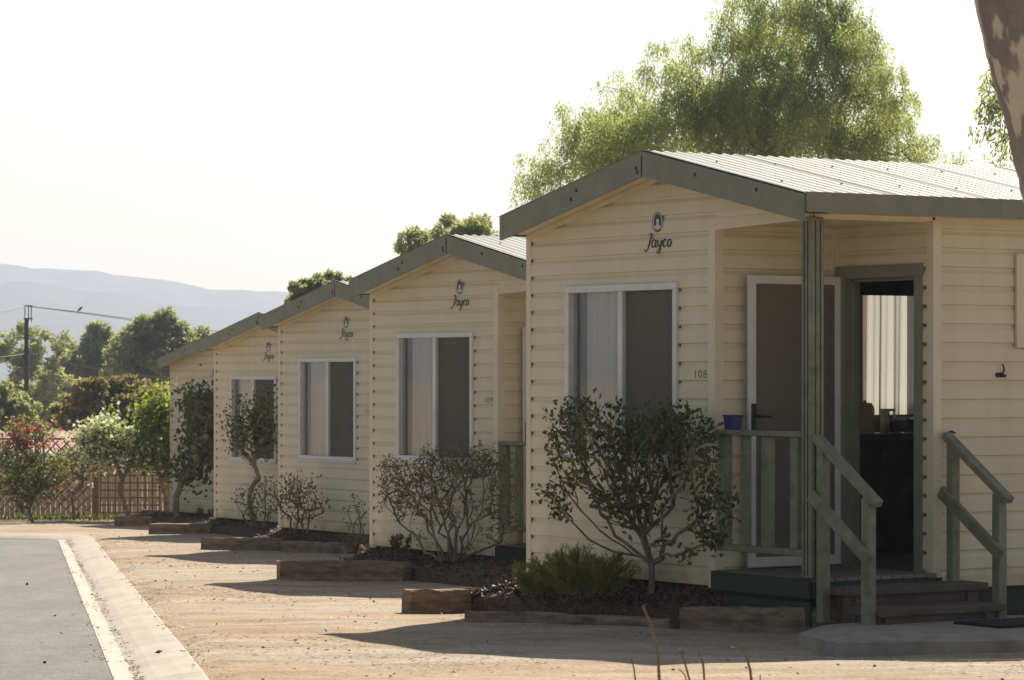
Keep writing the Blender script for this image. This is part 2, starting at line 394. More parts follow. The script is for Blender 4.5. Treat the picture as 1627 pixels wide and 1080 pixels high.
# road sheet
rd = MB()
yy = [-30, 0, 10, 14.99, 15, 18, 22, 26, 30, 34, 38, 42, YC - .6]
for a, b in zip(yy[:-1], yy[1:]):
    for xa, xb in ((-40, -14), (-14, None)):
        p = lambda y, x: (x if x is not None else kerb_x(y) - .44, y, gz(y) - .015 + (.0 if x is None else 0))
        rd.quad(p(a, xa), p(a, xb), p(b, xb), p(b, xa))
tag(rd.build('road', M['asphalt']), kind='structure')
# roll-over kerb in segments, following the road round the corner
kb = MB()
prof = [(.45, -.04), (.45, -.006), (.34, -.012), (.31, .0), (.24, .022), (.12, .045), (.02, .055), (0, .045), (0, -.15)]
path = [(kerb_x(y), y) for y in (2, 8, 10.2, 16.2, 22.2, 28.2, 34.3, 40.3, 43.1)]
cx_, cy_ = path[-1]
arc = []
for k in range(1, 8):
    w = R(90 * k / 7); rr = 1.5
    arc.append((cx_ - rr + rr * math.cos(w) - .15 * rr * math.sin(w), cy_ + rr * math.sin(w)))
end = [(arc[-1][0] - 6 * k, arc[-1][1] + .05 * k) for k in range(1, 6)]
full = path + arc + end
def off(pts, i, d):
    a = Vector(pts[max(i - 1, 0)]); b = Vector(pts[min(i + 1, len(pts) - 1)]); t = (b - a).normalized()
    n = Vector((-t.y, t.x)); return Vector(pts[i]) + n * d
for i in range(len(full) - 1):
    gap = .006 if (i < 8 or i > 15) else 0
    A = []; B = []
    ta = (Vector(full[i + 1]) - Vector(full[i])).normalized()
    for d, z in prof:
        a = off(full, i, d) + ta * gap; b = off(full, i + 1, d) - ta * gap
        A.append((a.x, a.y, gz(a.y) + z - .005)); B.append((b.x, b.y, gz(b.y) + z - .005))
    for k in range(len(prof) - 1): kb.quad(A[k], B[k], B[k + 1], A[k + 1], 0 if k < 3 else 1)
    kb.add(A, [tuple(range(len(A)))]); kb.add(B, [tuple(range(len(B)))[::-1]])
tag(kb.build('kerb', [M['concrete'], M['kerbtop']]), kind='structure')

# hills
def hills(Y, pts, name, seed, amp):
    r = random.Random(seed); mb = MB(); cols = []
    x0, x1 = pts[0][0], pts[-1][0]; n = 260
    for i in range(n + 1):
        px = x0 + (x1 - x0) * i / n
        for (a, ya), (b, yb) in zip(pts[:-1], pts[1:]):
            if a <= px <= b:
                t = (px - a) / (b - a); t = t * t * (3 - 2 * t); py = ya + (yb - ya) * t; break
        py += amp * (math.sin(px * .11 + seed) + .7 * math.sin(px * .23) + r.uniform(-.9, .9))
        rows = []
        for k, (dy, hf) in enumerate(((0, 1), (-200, .72), (-430, .4), (-660, .12), (-800, 0))):
            top = at(px, py, Y); z = -4 + (top.z + 4) * hf
            jit = math.sin(px * .05 + k * 1.7 + seed) * 55 * (k > 0)
            rows.append((top.x, Y + dy + jit, z))
        rows.insert(0, (rows[0][0], Y + 300, -4)); cols.append(rows)
    for a, b in zip(cols[:-1], cols[1:]):
        for k in range(len(a) - 1): mb.quad(a[k], b[k], b[k + 1], a[k + 1])
    tag(mb.build(name, M['hill'], smooth=True), kind='structure')
hills(3300, [(-2500, 470), (-900, 440), (-300, 405), (0, 418), (60, 427), (130, 429), (215, 440), (285, 447), (330, 459), (460, 464), (700, 478), (1100, 500), (1700, 470), (2600, 450), (4200, 520)], 'hill', 1, .8)
hills(2700, [(-2600, 500), (-600, 470), (-100, 452), (40, 446), (150, 462), (300, 486), (460, 500), (800, 520), (1300, 505), (2000, 515), (4200, 540)], 'hill', 5, .6)

# ------------------------------------------------------------------ cabins
TH = R(32.896)
W, L1, L2, LEN = 3.349, 1.037, 1.049, 8.2
EA, RU, RH, OV, ERO = 2.594, 1.558, 2.972, .253, .233
SL = (RH - EA) / (RU + ERO)
def roofz(u): return RH - SL * abs(u - RU)
WU1, WU2, WZ1, WZ2 = 1.456, 2.839, .85, 2.077
P = .127                                        # siding board pitch
def siding(mb, o, d, n, xlo, xhi, z0, z1, holes=(), flat=False, mi=0):
    """boards on a wall from origin o, along d, outward normal n; xlo/xhi give its extent at height z"""
    o = Vector((*o, 0)); d = Vector((*d, 0)); n = Vector((*n, 0))
    br = {z0, z1}
    for h in holes: br |= {h[2], h[3]}
    for z in getattr(xlo, 'brk', ()): br.add(z)
    k = math.floor(z0 / P)
    if not flat:
        while k * P < z1:
            for f in (0, .035, .68, .88, 1): br.add(k * P + f * P)
            k += 1
    br = sorted(b for b in br if z0 - 1e-9 <= b <= z1 + 1e-9)
    def outw(z, up):
        if flat: return 0
        f = (z / P) % 1
        if f < 1e-6 or f > 1 - 1e-6: f = 0 if up else 1
        for (a, va), (b, vb) in zip(((0, .001), (.035, .017), (.68, .015), (.88, .002)), ((.035, .017), (.68, .015), (.88, .002), (1, .001))):
            if a - 1e-6 <= f <= b + 1e-6: return va + (vb - va) * (f - a) / (b - a)
        return .003
    for za, zb in zip(br[:-1], br[1:]):
        if zb - za < 1e-5: continue
        zm = (za + zb) / 2
        cuts = sorted([(h[0], h[1]) for h in holes if h[2] < zm < h[3]])
        la, lb, ha, hb = xlo(za), xlo(zb), xhi(za), xhi(zb)
        segs = []; ca, cb = la, lb
        for (h0, h1) in cuts: segs.append((ca, cb, h0, h0)); ca = cb = h1
        segs.append((ca, cb, ha, hb))
        oa, ob = outw(za, True), outw(zb, False)
        for a0, b0, a1, b1 in segs:
            if a1 - a0 < 1e-4 and b1 - b0 < 1e-4: continue
            q = [o + d*a0 + n*oa, o + d*a1 + n*oa, o + d*b1 + n*ob, o + d*b0 + n*ob]
            for w_, zz in zip(q, (za, za, zb, zb)): w_.z = zz
            mb.quad(*q, mi)
def const(v): return lambda z: v
def notches(mb, o, d, n, x, z0, z1, mi):
    o = Vector((*o, 0)); d = Vector((*d, 0)); n = Vector((*n, 0)); k = math.ceil(z0 / P)
    while k * P < z1 - .03:
        c = o + d * x + n * .006; z = k * P - .012
        a = c - d * .006; b = c + d * .006
        mb.add([(a.x, a.y, z - .008), (b.x, b.y, z - .008), (b.x, b.y, z + .008), (a.x, a.y, z + .008)] +
               [((p + n*.0095).x, (p + n*.0095).y, zz) for p, zz in ((a, z-.007), (b, z-.007), (b, z+.007), (a, z+.007))],
               [(4,5,6,7), (0,1,5,4), (1,2,6,5), (2,3,7,6), (3,0,4,7)], mi)
        k += 1

# script lettering as stroked ribbons: letters in a unit grid, x right, z up
STROKES = [
    [(.52, 1.0, .03), (.60, 1.02, .05), (.66, 1.0, .05), (.55, .70, .075), (.42, .30, .075), (.28, -.02, .06), (.14, -.16, .05), (.02, -.14, .045), (.0, -.04, .04), (.06, .0, .03)],
    [(.36, .92, .02), (.50, .99, .05), (.70, 1.0, .04)],
    [(.98, .52, .04), (.86, .60, .05), (.72, .50, .06), (.66, .26, .06), (.74, .10, .05), (.88, .18, .04), (1.0, .42, .04)],
    [(1.04, .58, .06), (.96, .26, .065), (1.0, .10, .05), (1.10, .16, .03)],
    [(1.20, .56, .05), (1.18, .28, .06), (1.26, .12, .05), (1.40, .26, .04)],
    [(1.52, .56, .06), (1.44, .20, .065), (1.36, -.16, .06), (1.24, -.34, .05), (1.12, -.26, .04), (1.20, -.10, .03), (1.42, .06, .03)],
    [(1.92, .50, .05), (1.82, .58, .05), (1.68, .46, .06), (1.64, .22, .06), (1.74, .09, .05), (1.90, .18, .03)],
    [(2.22, .56, .05), (2.08, .48, .06), (2.02, .26, .06), (2.10, .10, .05), (2.24, .14, .055), (2.34, .34, .06), (2.30, .52, .05), (2.20, .57, .05)],
]
def catmull(ps, n=5):
    out = []
    for i in range(len(ps) - 1):
        p = [np.array(ps[max(i-1, 0)]), np.array(ps[i]), np.array(ps[i+1]), np.array(ps[min(i+2, len(ps)-1)])]
        for k in range(n):
            t = k / n
            out.append(.5 * ((2*p[1]) + (-p[0]+p[2])*t + (2*p[0]-5*p[1]+4*p[2]-p[3])*t*t + (-p[0]+3*p[1]-3*p[2]+p[3])*t**3))
    out.append(np.array(ps[-1])); return out
def on_gable(x, z, out): return (-out, x, z)        # local (v, u, z), u given directly
def lettering(uc, zc, s, out):
    mb = MB(); e = 0
    for st in STROKES:
        pts = catmull(st); L = []; Rr = []
        for i, p in enumerate(pts):
            a = pts[max(i-1, 0)][:2]; b = pts[min(i+1, len(pts)-1)][:2]; t = b - a; t = t / (np.linalg.norm(t) + 1e-9); nn = np.array((-t[1], t[0]))
            L.append(p[:2] + nn*p[2]); Rr.append(p[:2] - nn*p[2])
        for i in range(len(pts) - 1):
            q = [Rr[i], Rr[i+1], L[i+1], L[i]]
            mb.add([on_gable(uc - (x - 1.15)*s*1.22, zc + z*s*.92, out + e) for x, z in q], [(0, 1, 2, 3)])
        e += .0004
    return mb
def disc(mb, uc, zc, rx, rz, out, mi, r0=0, n=28, w0=0, w1=360):
    for k in range(n):
        a, b = R(w0 + (w1-w0)*k/n), R(w0 + (w1-w0)*(k+1)/n)
        q = [(r0*math.sin(a), r0*math.cos(a)), (math.sin(a), math.cos(a)), (math.sin(b), math.cos(b)), (r0*math.sin(b), r0*math.cos(b))]
        mb.add([on_gable(uc - x*rx, zc + z*rz, out) for x, z in q], [(0, 1, 2, 3)], mi)
def text_mesh(txt, size):
    cu = bpy.data.curves.new('t', 'FONT'); cu.body = txt; cu.size = size; cu.align_x = 'CENTER'; cu.extrude = .001; cu.space_character = 1.15
    o = bpy.data.objects.new('t', cu); C.objects.link(o); bpy.context.view_layer.update()
    me = bpy.data.meshes.new_from_object(o); C.objects.unlink(o); bpy.data.objects.remove(o); return me
def number(parent, txt):
    me = text_mesh(txt, .078); me.name = 'house_number'; me.materials.clear(); me.materials.append(M['grille'])
    for v in me.vertices: x, y, z = v.co; v.co = (-.0165 - z, 1.20 - x * 1.25, 1.415 + y)
    return link('house_number', me, parent)

def curtain(mb, o, d, n, x0, x1, z0, z1, waves, amp, seed):
    r = random.Random(seed); N = 90; M_ = 6; ph = r.random()*6
    o = Vector((*o, 0)); d = Vector((*d, 0)); n = Vector((*n, 0)); rows = []
    for j in range(M_ + 1):
        row = []; t = j / M_
        for i in range(N + 1):
            s_ = i / N; x = x0 + (x1 - x0)*s_
            w = amp*(.5 + .5*t)*(math.sin(s_*waves*6.283 + ph) + .45*math.sin(s_*waves*2.3*6.283 + 1 + t))
            p = o + d*x + n*w; p.z = z1 + (z0 - z1)*t; row.append(p)
        rows.append(row)
    for a, b in zip(rows[:-1], rows[1:]):
        for i in range(N): mb.quad(a[i], a[i+1], b[i+1], b[i])

KW = (3.10, 4.4, 1.14, 2.40)        # the kitchen window in the wall at u = W: v0, v1, z0, z1
def make_cabin():
    root = empty('cabin', (0, 0, 0), TH)
    sd_ = [M['siding'], M['gap']]
    # --- walls
    w = MB()
    def glo(z):     # gable wall extent in u
        if z < 2.45: return L2
        return max(0, RU - (RH - .05 - z)/SL)
    def ghi(z): return min(W, RU + (RH - .05 - z)/SL)
    glo.brk = (2.45, 2.4501, 2.594 - .05)
    H = [(WU1 + .02, WU2 - .02, WZ1 + .02, WZ2 - .02)]
    siding(w, (0, 0), (0, 1), (-1, 0), glo, ghi, 0, RH - .052, H)
    siding(w, (0, L2), (1, 0), (0, -1), const(0), const(L1), .10, 2.46)
    DO = (.17, .90, .10, 2.10)
    siding(w, (L1, 0), (0, 1), (-1, 0), const(0), const(L2), .10, 2.46, [DO])
    siding(w, (L1, 0), (1, 0), (0, -1), const(0), const(LEN - L1), 0, 2.50)
    siding(w, (0, W), (1, 0), (0, 1), const(0), const(LEN), 0, 2.50, [(KW[0], KW[1], KW[2], KW[3])])
    siding(w, (LEN, 0), (0, 1), (1, 0), lambda z: max(0, RU - (RH - .05 - z)/SL), ghi, 0, RH - .052)
    notches(w, (0, 0), (0, 1), (-1, 0), W - .047, .05, 2.5, 1)
    notches(w, (0, 0), (0, 1), (-1, 0), WU1 - .012, WZ1, WZ2 + .02, 1)
    notches(w, (L1, 0), (0, 1), (-1, 0), .075, .2, 2.15, 1)
    notches(w, (L1, 0), (1, 0), (0, -1), 1.055, 1.35, 2.2, 1)
    w.build('wall', sd_, root)
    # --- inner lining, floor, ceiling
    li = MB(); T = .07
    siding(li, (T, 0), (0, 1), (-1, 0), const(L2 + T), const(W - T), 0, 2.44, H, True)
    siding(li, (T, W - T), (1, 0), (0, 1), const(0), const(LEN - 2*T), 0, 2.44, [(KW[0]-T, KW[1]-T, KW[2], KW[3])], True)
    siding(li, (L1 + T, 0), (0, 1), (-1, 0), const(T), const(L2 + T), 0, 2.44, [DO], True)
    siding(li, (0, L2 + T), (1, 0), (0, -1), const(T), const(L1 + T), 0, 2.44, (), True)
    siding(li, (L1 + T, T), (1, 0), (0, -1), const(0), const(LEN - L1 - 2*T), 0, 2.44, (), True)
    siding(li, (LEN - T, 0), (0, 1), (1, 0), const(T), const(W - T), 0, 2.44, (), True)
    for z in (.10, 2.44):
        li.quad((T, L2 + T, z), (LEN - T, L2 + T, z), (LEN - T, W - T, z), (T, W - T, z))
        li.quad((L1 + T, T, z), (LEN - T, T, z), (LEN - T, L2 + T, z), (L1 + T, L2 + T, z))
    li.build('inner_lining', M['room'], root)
    # --- corner and edge trim
    e = .019
    def corner(x, y, sx, sy, z0, z1, w_=.042):      # L-shaped cover strip; sx, sy point into the wall
        t = MB(); a, b = sorted((x - sx*e, x + sx*w_)); c, d = sorted((y - sy*e, y + sy*.001))
        t.box(a, c, z0, b, d, z1)
        a, b = sorted((x - sx*e, x + sx*.001)); c, d = sorted((y + sy*.001, y + sy*w_))
        t.box(a, c, z0, b, d, z1); t.build('corner_trim', M['trim'], root)
    corner(0, W, 1, -1, -.01, 2.50)
    corner(0, L2, 1, 1, -.01, 2.46, .055)
    corner(L1, 0, 1, 1, -.01, 2.47, .05)
    corner(LEN, 0, -1, 1, -.01, 2.47); corner(LEN, W, -1, -1, -.01, 2.47)
    t = MB(); t.box(L1 - .05, L2 - .022, .1, L1 - .0015, L2 - .0015, 2.45); t.box(L1 - .022, L2 - .05, .1, L1 - .0015, L2 - .0225, 2.45)
    t.build('corner_trim', M['trim'], root)
    # --- porch ceiling and header boards
    s = MB()
    s.box(.02, .02, 2.455, L1 - .002, L2 - .002, 2.475)
    s.box(-.012, .0, 2.462, .018, L2 - .02, 2.55)           # header under the gable
    s.box(.02, -.012, 2.462, L1 - .02, .018, 2.56)
    # eave and rake soffits
    s.box(-OV + .02, -ERO + .02, 2.487, LEN, -.013, 2.497)
    for k, (ua, ub) in enumerate(((-ERO + .02, RU), (RU, W))):
        q = []
        for v_ in (-OV + .02, -.001):
            for u_ in (ua, ub): q.append((v_, u_, roofz(u_) - .125))
        s.quad(q[0], q[1], q[3], q[2])
    # rake moulding on the wall under the left slope
    for ua, ub in ((RU, W - .01), (L2, RU)):
        s.hexa([(-.03, ua, roofz(ua) - .165), (-.0145, ua, roofz(ua) - .165), (-.0145, ub, roofz(ub) - .165), (-.03, ub, roofz(ub) - .165),
                (-.03, ua, roofz(ua) - .127), (-.0145, ua, roofz(ua) - .127), (-.0145, ub, roofz(ub) - .127), (-.03, ub, roofz(ub) - .127)], .002)
    s.build('soffit', M['trim'], root)
    # --- fascias
    f = MB()
    def rake(ua, ub, dep=.172):
        pts = []
        us = [ua + (ub - ua)*k/12 for k in range(13)]
        for v_ in (-OV, -OV + .018):
            top = [(v_, u_, roofz(u_) + .002) for u_ in us]; bot = [(v_, u_, max(roofz(u_) - dep, 2.424)) for u_ in us]
            pts.append((top, bot))
        (ta, ba), (tb, bb) = pts
        for k in range(12):
            f.quad(ba[k], ba[k+1], ta[k+1], ta[k]); f.quad(bb[k], bb[k+1], tb[k+1], tb[k])
            f.quad(ta[k], ta[k+1], tb[k+1], tb[k]); f.quad(ba[k], ba[k+1], bb[k+1], bb[k])
        for k in (0, 12): f.quad(ba[k], bb[k], tb[k], ta[k])
    rake(-ERO, RU - .002); rake(RU + .002, W + .02)
    f.box(-OV + .02, -ERO - .018, 2.482, LEN, -ERO, 2.612)
    f.box(-OV + .02, W + .02, 2.455, LEN, W + .038, 2.592)
    f.box(-OV - .004, -ERO - .002, 2.43, -OV - .0005, -ERO + .02, 2.53)
    f.build('fascia', M['green'], root)
    b = MB()
    for u_, dz in ((RU + .05, .13), (RU + .065, .10), (RU + .87, .105), (RU + .80, .06), (RU - .62, .06), (RU - 1.3, .05)):
        z = roofz(u_) - dz; b.box(-OV - .006, u_ - .008, z - .012, -OV - .0005, u_ + .008, z + .012)
    b.box(-OV - .004, RU - .004, roofz(RU) - .165, -OV - .0005, RU + .006, roofz(RU) - .03)
    b.build('bolt', M['bolt'], root)
    # --- corrugated roof
    r = MB(); pt = .1; n = int((LEN + OV)/pt*10)
    def rz(k): return .0085*math.cos(k/10*2*math.pi) + .004 + (.004 if (k // 10) % 8 == 0 and k % 10 < 2 else 0)
    for ua, ub in ((-ERO + .001, RU), (RU, W + .05)):
        pts = []
        for k in range(n + 1):
            v_ = -OV + .004 + k*pt/10; pts.append(((v_, ua, roofz(ua) + rz(k)), (v_, ub, roofz(ub) + rz(k))))
        for p, q in zip(pts[:-1], pts[1:]): r.quad(p[0], q[0], q[1], p[1])
    # sheet laps
    for k in range(1, 11, 3):
        v_ = -OV + .8*k + .004
        for ua, ub in ((-ERO + .001, RU),):
            r.hexa([(v_, ua, roofz(ua) + .012), (v_ + .004, ua, roofz(ua) + .012), (v_ + .004, ub, roofz(ub) + .012), (v_, ub, roofz(ub) + .012),
                    (v_, ua, roofz(ua) + .018), (v_ + .004, ua, roofz(ua) + .018), (v_ + .004, ub, roofz(ub) + .018), (v_, ub, roofz(ub) + .018)], .001, 0)
    ro = r.build('roof', [M['roof'], M['screw']], root, smooth=True)
    sc = MB()
    for k in range(17):
        for u_ in (.35, 1.2):
            v_ = -OV + .2 + .5*k + (.1 if u_ > 1 else 0); v_ = -OV + .004 + round((v_ + OV)/pt)*pt
            sc.lathe([(.0, .012), (.007, .009), (.008, 0)], (v_, u_ - .1, roofz(u_ - .1) + .010), 8)
    sc.build('screw', M['screw'], ro)
    # --- skirting under the floor
    k = MB()
    k.box(.03, L2, -.42, .05, W - .03, .0); k.box(.05, W - .05, -.6, LEN, W - .03, 0)
    k.box(L1, .03, -.42, LEN, .05, .0); k.box(L1 - .0, .02, -.42, LEN, .03, -.11)
    k.build('skirting', M['skirt'], root)
    # --- front window
    wn = MB(); fw = .05
    def frame(mb, u0, u1, z0, z1, fw, o0, o1, c=.004):
        mb.box(-o1, u0, z0, -o0, u1, z0 + fw, c=c); mb.box(-o1, u0, z1 - fw, -o0, u1, z1, c=c)
        mb.box(-o1, u0, z0 + fw, -o0, u0 + fw, z1 - fw, c=c); mb.box(-o1, u1 - fw, z0 + fw, -o0, u1, z1 - fw, c=c)
    frame(wn, WU1, WU2, WZ1, WZ2, fw, -.05, .034)
    um = (WU1 + WU2)/2
    wn.box(-.026, um - .028, WZ1 + fw, .03, um + .028, WZ2 - fw, c=.003)
    wn.box(-.045, WU1 - .01, WZ1 - .022, .0, WU2 + .01, WZ1 - .001, c=.003)
    wf = wn.build('window', M['white'], root)
    g = MB(); g.box(.018, um + .02, WZ1 + fw, .022, WU2 - fw, WZ2 - fw); g.box(.03, WU1 + fw, WZ1 + fw, .034, um - .02, WZ2 - fw)
    g.build('pane', M['glass'], wf)
    y = MB(); y.box(.006, WU1 + fw, WZ1 + fw, .0075, um - .02, WZ2 - fw)
    y.build('flyscreen', M['flyscreen'], wf)
    y = MB(); curtain(y, (.058, 0), (0, 1), (-1, 0), WU1 + .03, WU2 - .17, WZ1 + .04, WZ2 - .03, 11, .011, 3)
    y.build('curtain', M['net'], wf)
    # --- kitchen window in the far side wall
    kw = MB(); v0, v1, z0, z1 = KW
    for a, c, b_, d in ((v0, z0, v1, z0 + .045), (v0, z1 - .045, v1, z1), (v0, z0 + .046, v0 + .045, z1 - .046), (v1 - .045, z0 + .046, v1, z1 - .046), ((v0+v1)/2 - .02, z0 + .046, (v0+v1)/2 + .02, z1 - .046)):
        kw.box(a, W - .06, c, b_, W + .03, d)
    kf = kw.build('window', M['white'], root)
    y = MB(); curtain(y, (0, W - .14), (1, 0), (0, 1), v0 + .0, v1 + .02, z0 - .02, 2.30, 8.3, .018, 8)
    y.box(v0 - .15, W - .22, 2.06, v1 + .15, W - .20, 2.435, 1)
    y.build('curtain', [M['curtain'], M['room']], kf)
    # --- doorway frame
    d = MB(); a0, a1, zt = .17, .90, 2.10
    d.box(L1 - .032, a1, .10, L1 + .10, a1 + .095, zt + .0); d.box(L1 - .032, a0 - .075, .10, L1 + .10, a0, zt + .0)
    d.box(L1 - .036, a0 - .085, zt + .0005, L1 + .10, a1 + .105, zt + .085)
    d.box(L1 + .03, a1 - .022, .10, L1 + .07, a1 - .0005, zt - .02); d.box(L1 + .03, a0 + .0005, .10, L1 + .07, a0 + .022, zt - .02)
    d.box(L1 + .03, a0 + .023, zt - .022, L1 + .07, a1 - .023, zt - .0005)
    d.build('door_frame', M['green'], root)
    # --- white screen door folded back against the recess wall
    dy = L2 - .10
    sr = empty('screen_door', (0, 0, 0)); sr.parent = root
    s0, s1, q0, q1, sw = .215, 1.02, .125, 2.115, .058
    m = MB()
    m.box(s0, dy, q0, s0 + sw, dy + .03, q1, c=.003); m.box(s1 - sw, dy, q0, s1, dy + .03, q1, c=.003)
    m.box(s0 + sw, dy, q0, s1 - sw, dy + .03, q0 + sw + .01, c=.003); m.box(s0 + sw, dy, q1 - sw, s1 - sw, dy + .03, q1, c=.003)
    m.build('door_leaf_frame', M['white'], sr)
    m = MB(); m.box(s0 + sw, dy + .012, q0 + sw, s1 - sw, dy + .0135, q1 - sw); m.build('screen_mesh', M['doormesh'], sr)
    m = MB(); iw = s1 - s0 - 2*sw; ih = q1 - q0 - 2*sw; dx = .115; dz = .16
    for sg in (1, -1):
        c = -30
        while c < 30:
            pts = []
            # line  z = sg*(dz/dx)*(x) + c*dz clipped to the opening
            k_ = sg*dz/dx; z_at = lambda x: k_*x + c*dz
            xa, xb = 0, iw
            lo, hi = sorted(((0 - c*dz)/k_, (ih - c*dz)/k_)); xa = max(xa, lo); xb = min(xb, hi)
            if xb - xa > .01:
                m.bar((s0 + sw + xa, dy + .018 + .004*sg, q0 + sw + z_at(xa)), (s0 + sw + xb, dy + .018 + .004*sg, q0 + sw + z_at(xb)), .006, .006)
            c += 1
    m.build('grille', M['grille'], sr)
    m = MB(); m.box(s0 + .012, dy - .014, 1.06, s0 + .05, dy - .0005, 1.24, c=.004)
    m.tube([(s0 + .03, dy - .015, 1.155), (s0 + .03, dy - .05, 1.155), (s0 + .04, dy - .055, 1.153), (s0 + .15, dy - .052, 1.15)], [.009, .009, .009, .006], 8)
    m.build('handle', M['black'], sr)
    # --- deck, edge boards, steps
    d = MB(); nb = 11; bw = (L1 + .03)/nb
    for i in range(nb): d.box(-.03 + i*bw, -.04, .085, -.03 + i*bw + bw - .006, L2 - .01, .112, c=.003)
    d.build('deck', M['deck'], root)
    d = MB()
    d.box(-.056, -.04, -.02, -.031, L2 - .02, .108, c=.003); d.box(-.05, -.04, -.20, -.03, L2 - .15, -.045, c=.003)
    d.box(-.03, -.066, -.02, L1 + .02, -.041, .083, c=.003); d.box(.02, .05, -.4, .06, L2 - .05, -.03)
    d.build('deck_edge', M['skirt'], root)
    for k_, (ua, ub, zt_, x1_) in enumerate(((-.36, -.07, .062, L1 + .17), (-.66, -.34, -.055, L1 + .06))):
        d = MB(); d.box(.03, ua, zt_ - .05, x1_, ub, zt_, c=.006); d.box(.05, ua + .05, zt_ - .15, x1_ - .05, ua + .08, zt_ - .0505)
        d.box(.10, ua + .03, -.30, .16, ub, zt_ - .051); d.box(x1_ - .16, ua + .03, -.30, x1_ - .10, ub, zt_ - .051)
        d.build('step', M['tread'], root)
    # --- porch post
    m = MB(); m.box(-.045, -.055, .112, .065, .055, 2.462, c=.008)
    for o in (-.018, .018): m.box(-.0475, o - .004, .13, -.0455, o + .004, 2.44, 1)
    for o in (-.01, .03): m.box(o - .004, -.0575, .13, o + .004, -.0555, 2.44, 1)
    m.build('porch_post', [M['green_rail'], M['skirt']], root)
    # --- balustrade on the gable side
    rl = empty('railing', (0, 0, 0)); rl.parent = root
    m = MB(); m.box(-.05, .056, 1.03, .05, L2 - .055, 1.065, c=.005); m.build('rail', M['green_rail'], rl)
    m = MB(); m.box(-.03, .056, .25, .02, L2 - .03, .295, c=.005); m.build('rail', M['green_rail'], rl)
    for i, (c_, hw) in enumerate(((L2 - .115, .055), (.70, .035), (.46, .05), (.16, .04))):
        m = MB(); z0_ = .114 if i == 0 else .30
        m.box(-.025, c_ - hw, .2955 if i else .2955, .02, c_ + hw, 1.0295, c=.005)
        m.build('baluster', M['green_rail'], rl)
    # --- stair rails
    for v_, sx in ((.0, 1), (1.10, -1)):
        hr = empty('handrail', (0, 0, 0)); hr.parent = root
        m = MB(); m.box(v_ - .035, -.155, -.17 if v_ < .5 else -.10, v_ + .035, -.09, .99, c=.006); m.build('post', M['green_rail'], hr)
        m = MB(); m.box(v_ - .035, -.62, -.178, v_ + .035, -.545, .66, c=.006); m.build('post', M['green_rail'], hr)
        m = MB(); m.bar((v_, -.05, 1.035), (v_, -.68, .615), .075, .05, c=.006); m.build('rail', M['green_rail'], hr)
        m = MB(); o = .055*(-1); m.bar((v_ + o, -.06, .66), (v_ + o, -.66, .26), .036, .085, c=.006); m.build('rail', M['green_rail'], hr)
    # --- emblem and lettering
    m = lettering(1.70, 2.315, .112, .0172); m.build('lettering', M['ink'], root)
    m = MB(); ec, ez = 1.70, 2.497
    disc(m, ec, ez, .066, .070, .0165, 0)
    disc(m, ec, ez, .066, .070, .0172, 1, .90)
    # dark bird-like arch with a pale centre, and a thin arc below
    disc(m, ec, ez + .002, .046, .056, .0176, 1, .42, 20, -128, 128)
    disc(m, ec, ez - .004, .050, .056, .0180, 1, .88, 12, 140, 220)
    m.build('emblem', [M['logo'], M['ink']], root)
    return root, sr, rl

cab, scr, rail = make_cabin()
def copy_tree(o, parent=None):
    c = o.copy(); C.objects.link(c)
    if parent: c.parent = parent
    for ch in list(o.children): copy_tree(ch, c)
    return c
CP = [(1.95, 20.78, .156), (.447, 28.496, -.085), (-1.027, 36.382, -.286), (-2.541, 44.125, -.511), (-3.986, 51.579, -.745)]
labels = ['nearest cream weatherboard cabin with open doorway, number 108 and green porch post',
          'second cream cabin from the right, number 109, behind the bare spreading shrub',
          'middle cream cabin of the row, its whole front window clear of shrubs',
          'fourth cream cabin from the right, front window half hidden by a crooked sapling',
          'farthest cream cabin at the left end, beside the timber lattice']
cabs = []
for i, p in enumerate(CP):
    o = cab if i == 0 else copy_tree(cab)
    o.location = p; tag(o, labels[i], 'cabin', 'cream cabins in a stepped row'); cabs.append(o)
for o, s_ in zip(cabs, ('108', '109', '110', '111', '112')): number(o, s_)
def loc(i, v, u, z=0):
    p = CP[i]; return Vector((p[0] + v*math.cos(TH) - u*math.sin(TH), p[1] + v*math.sin(TH) + u*math.cos(TH), p[2] + z))

# fittings only the nearest cabin shows
m = MB(); m.box(L1 + .70, -.045, 1.62, L1 + 1.5, -.0205, 2.26, c=.004)      # pale panel beside the frame's edge
wb = m.build('shutter', M['trim'], cab)
m = MB(); bo = loc(0, 0, 0)
m.box(L1 + .53, -.03, 1.42, L1 + .60, -.0145, 1.45, c=.004); m.tube([(L1 + .575, -.03, 1.44), (L1 + .58, -.05, 1.47), (L1 + .582, -.03, 1.51)], .006, 6)
m.lathe([(0, 0), (.02, .003), (.022, .02), (0, .022)], (L1 + .585, -.035, 1.418), 8)
m.build('wall_hook', M['black'], cab)
m = MB(); m.box(L1 + .10, -.026, 1.045, L1 + .16, -.0145, 1.055); m.tube([(L1 + .11, -.02, 1.05), (L1 + .115, -.05, 1.06), (L1 + .15, -.045, 1.045)], .005, 6)
m.build('wall_hook', M['black'], cab)
# kitchen bench under the far window
m = MB(); m.box(2.1, W - .68, .94, 4.6, W - .08, .98, c=.005); bt = m.build('bench_top', M['grille'], cab)
m = MB(); m.box(2.15, W - .62, .10, 4.6, W - .09, .939)
for x_ in (2.6, 3.05, 3.5, 3.95): m.box(x_ - .21, W - .632, .18, x_ + .21, W - .6205, .90, c=.003)
m.build('bench_cupboard', M['room'], cab)

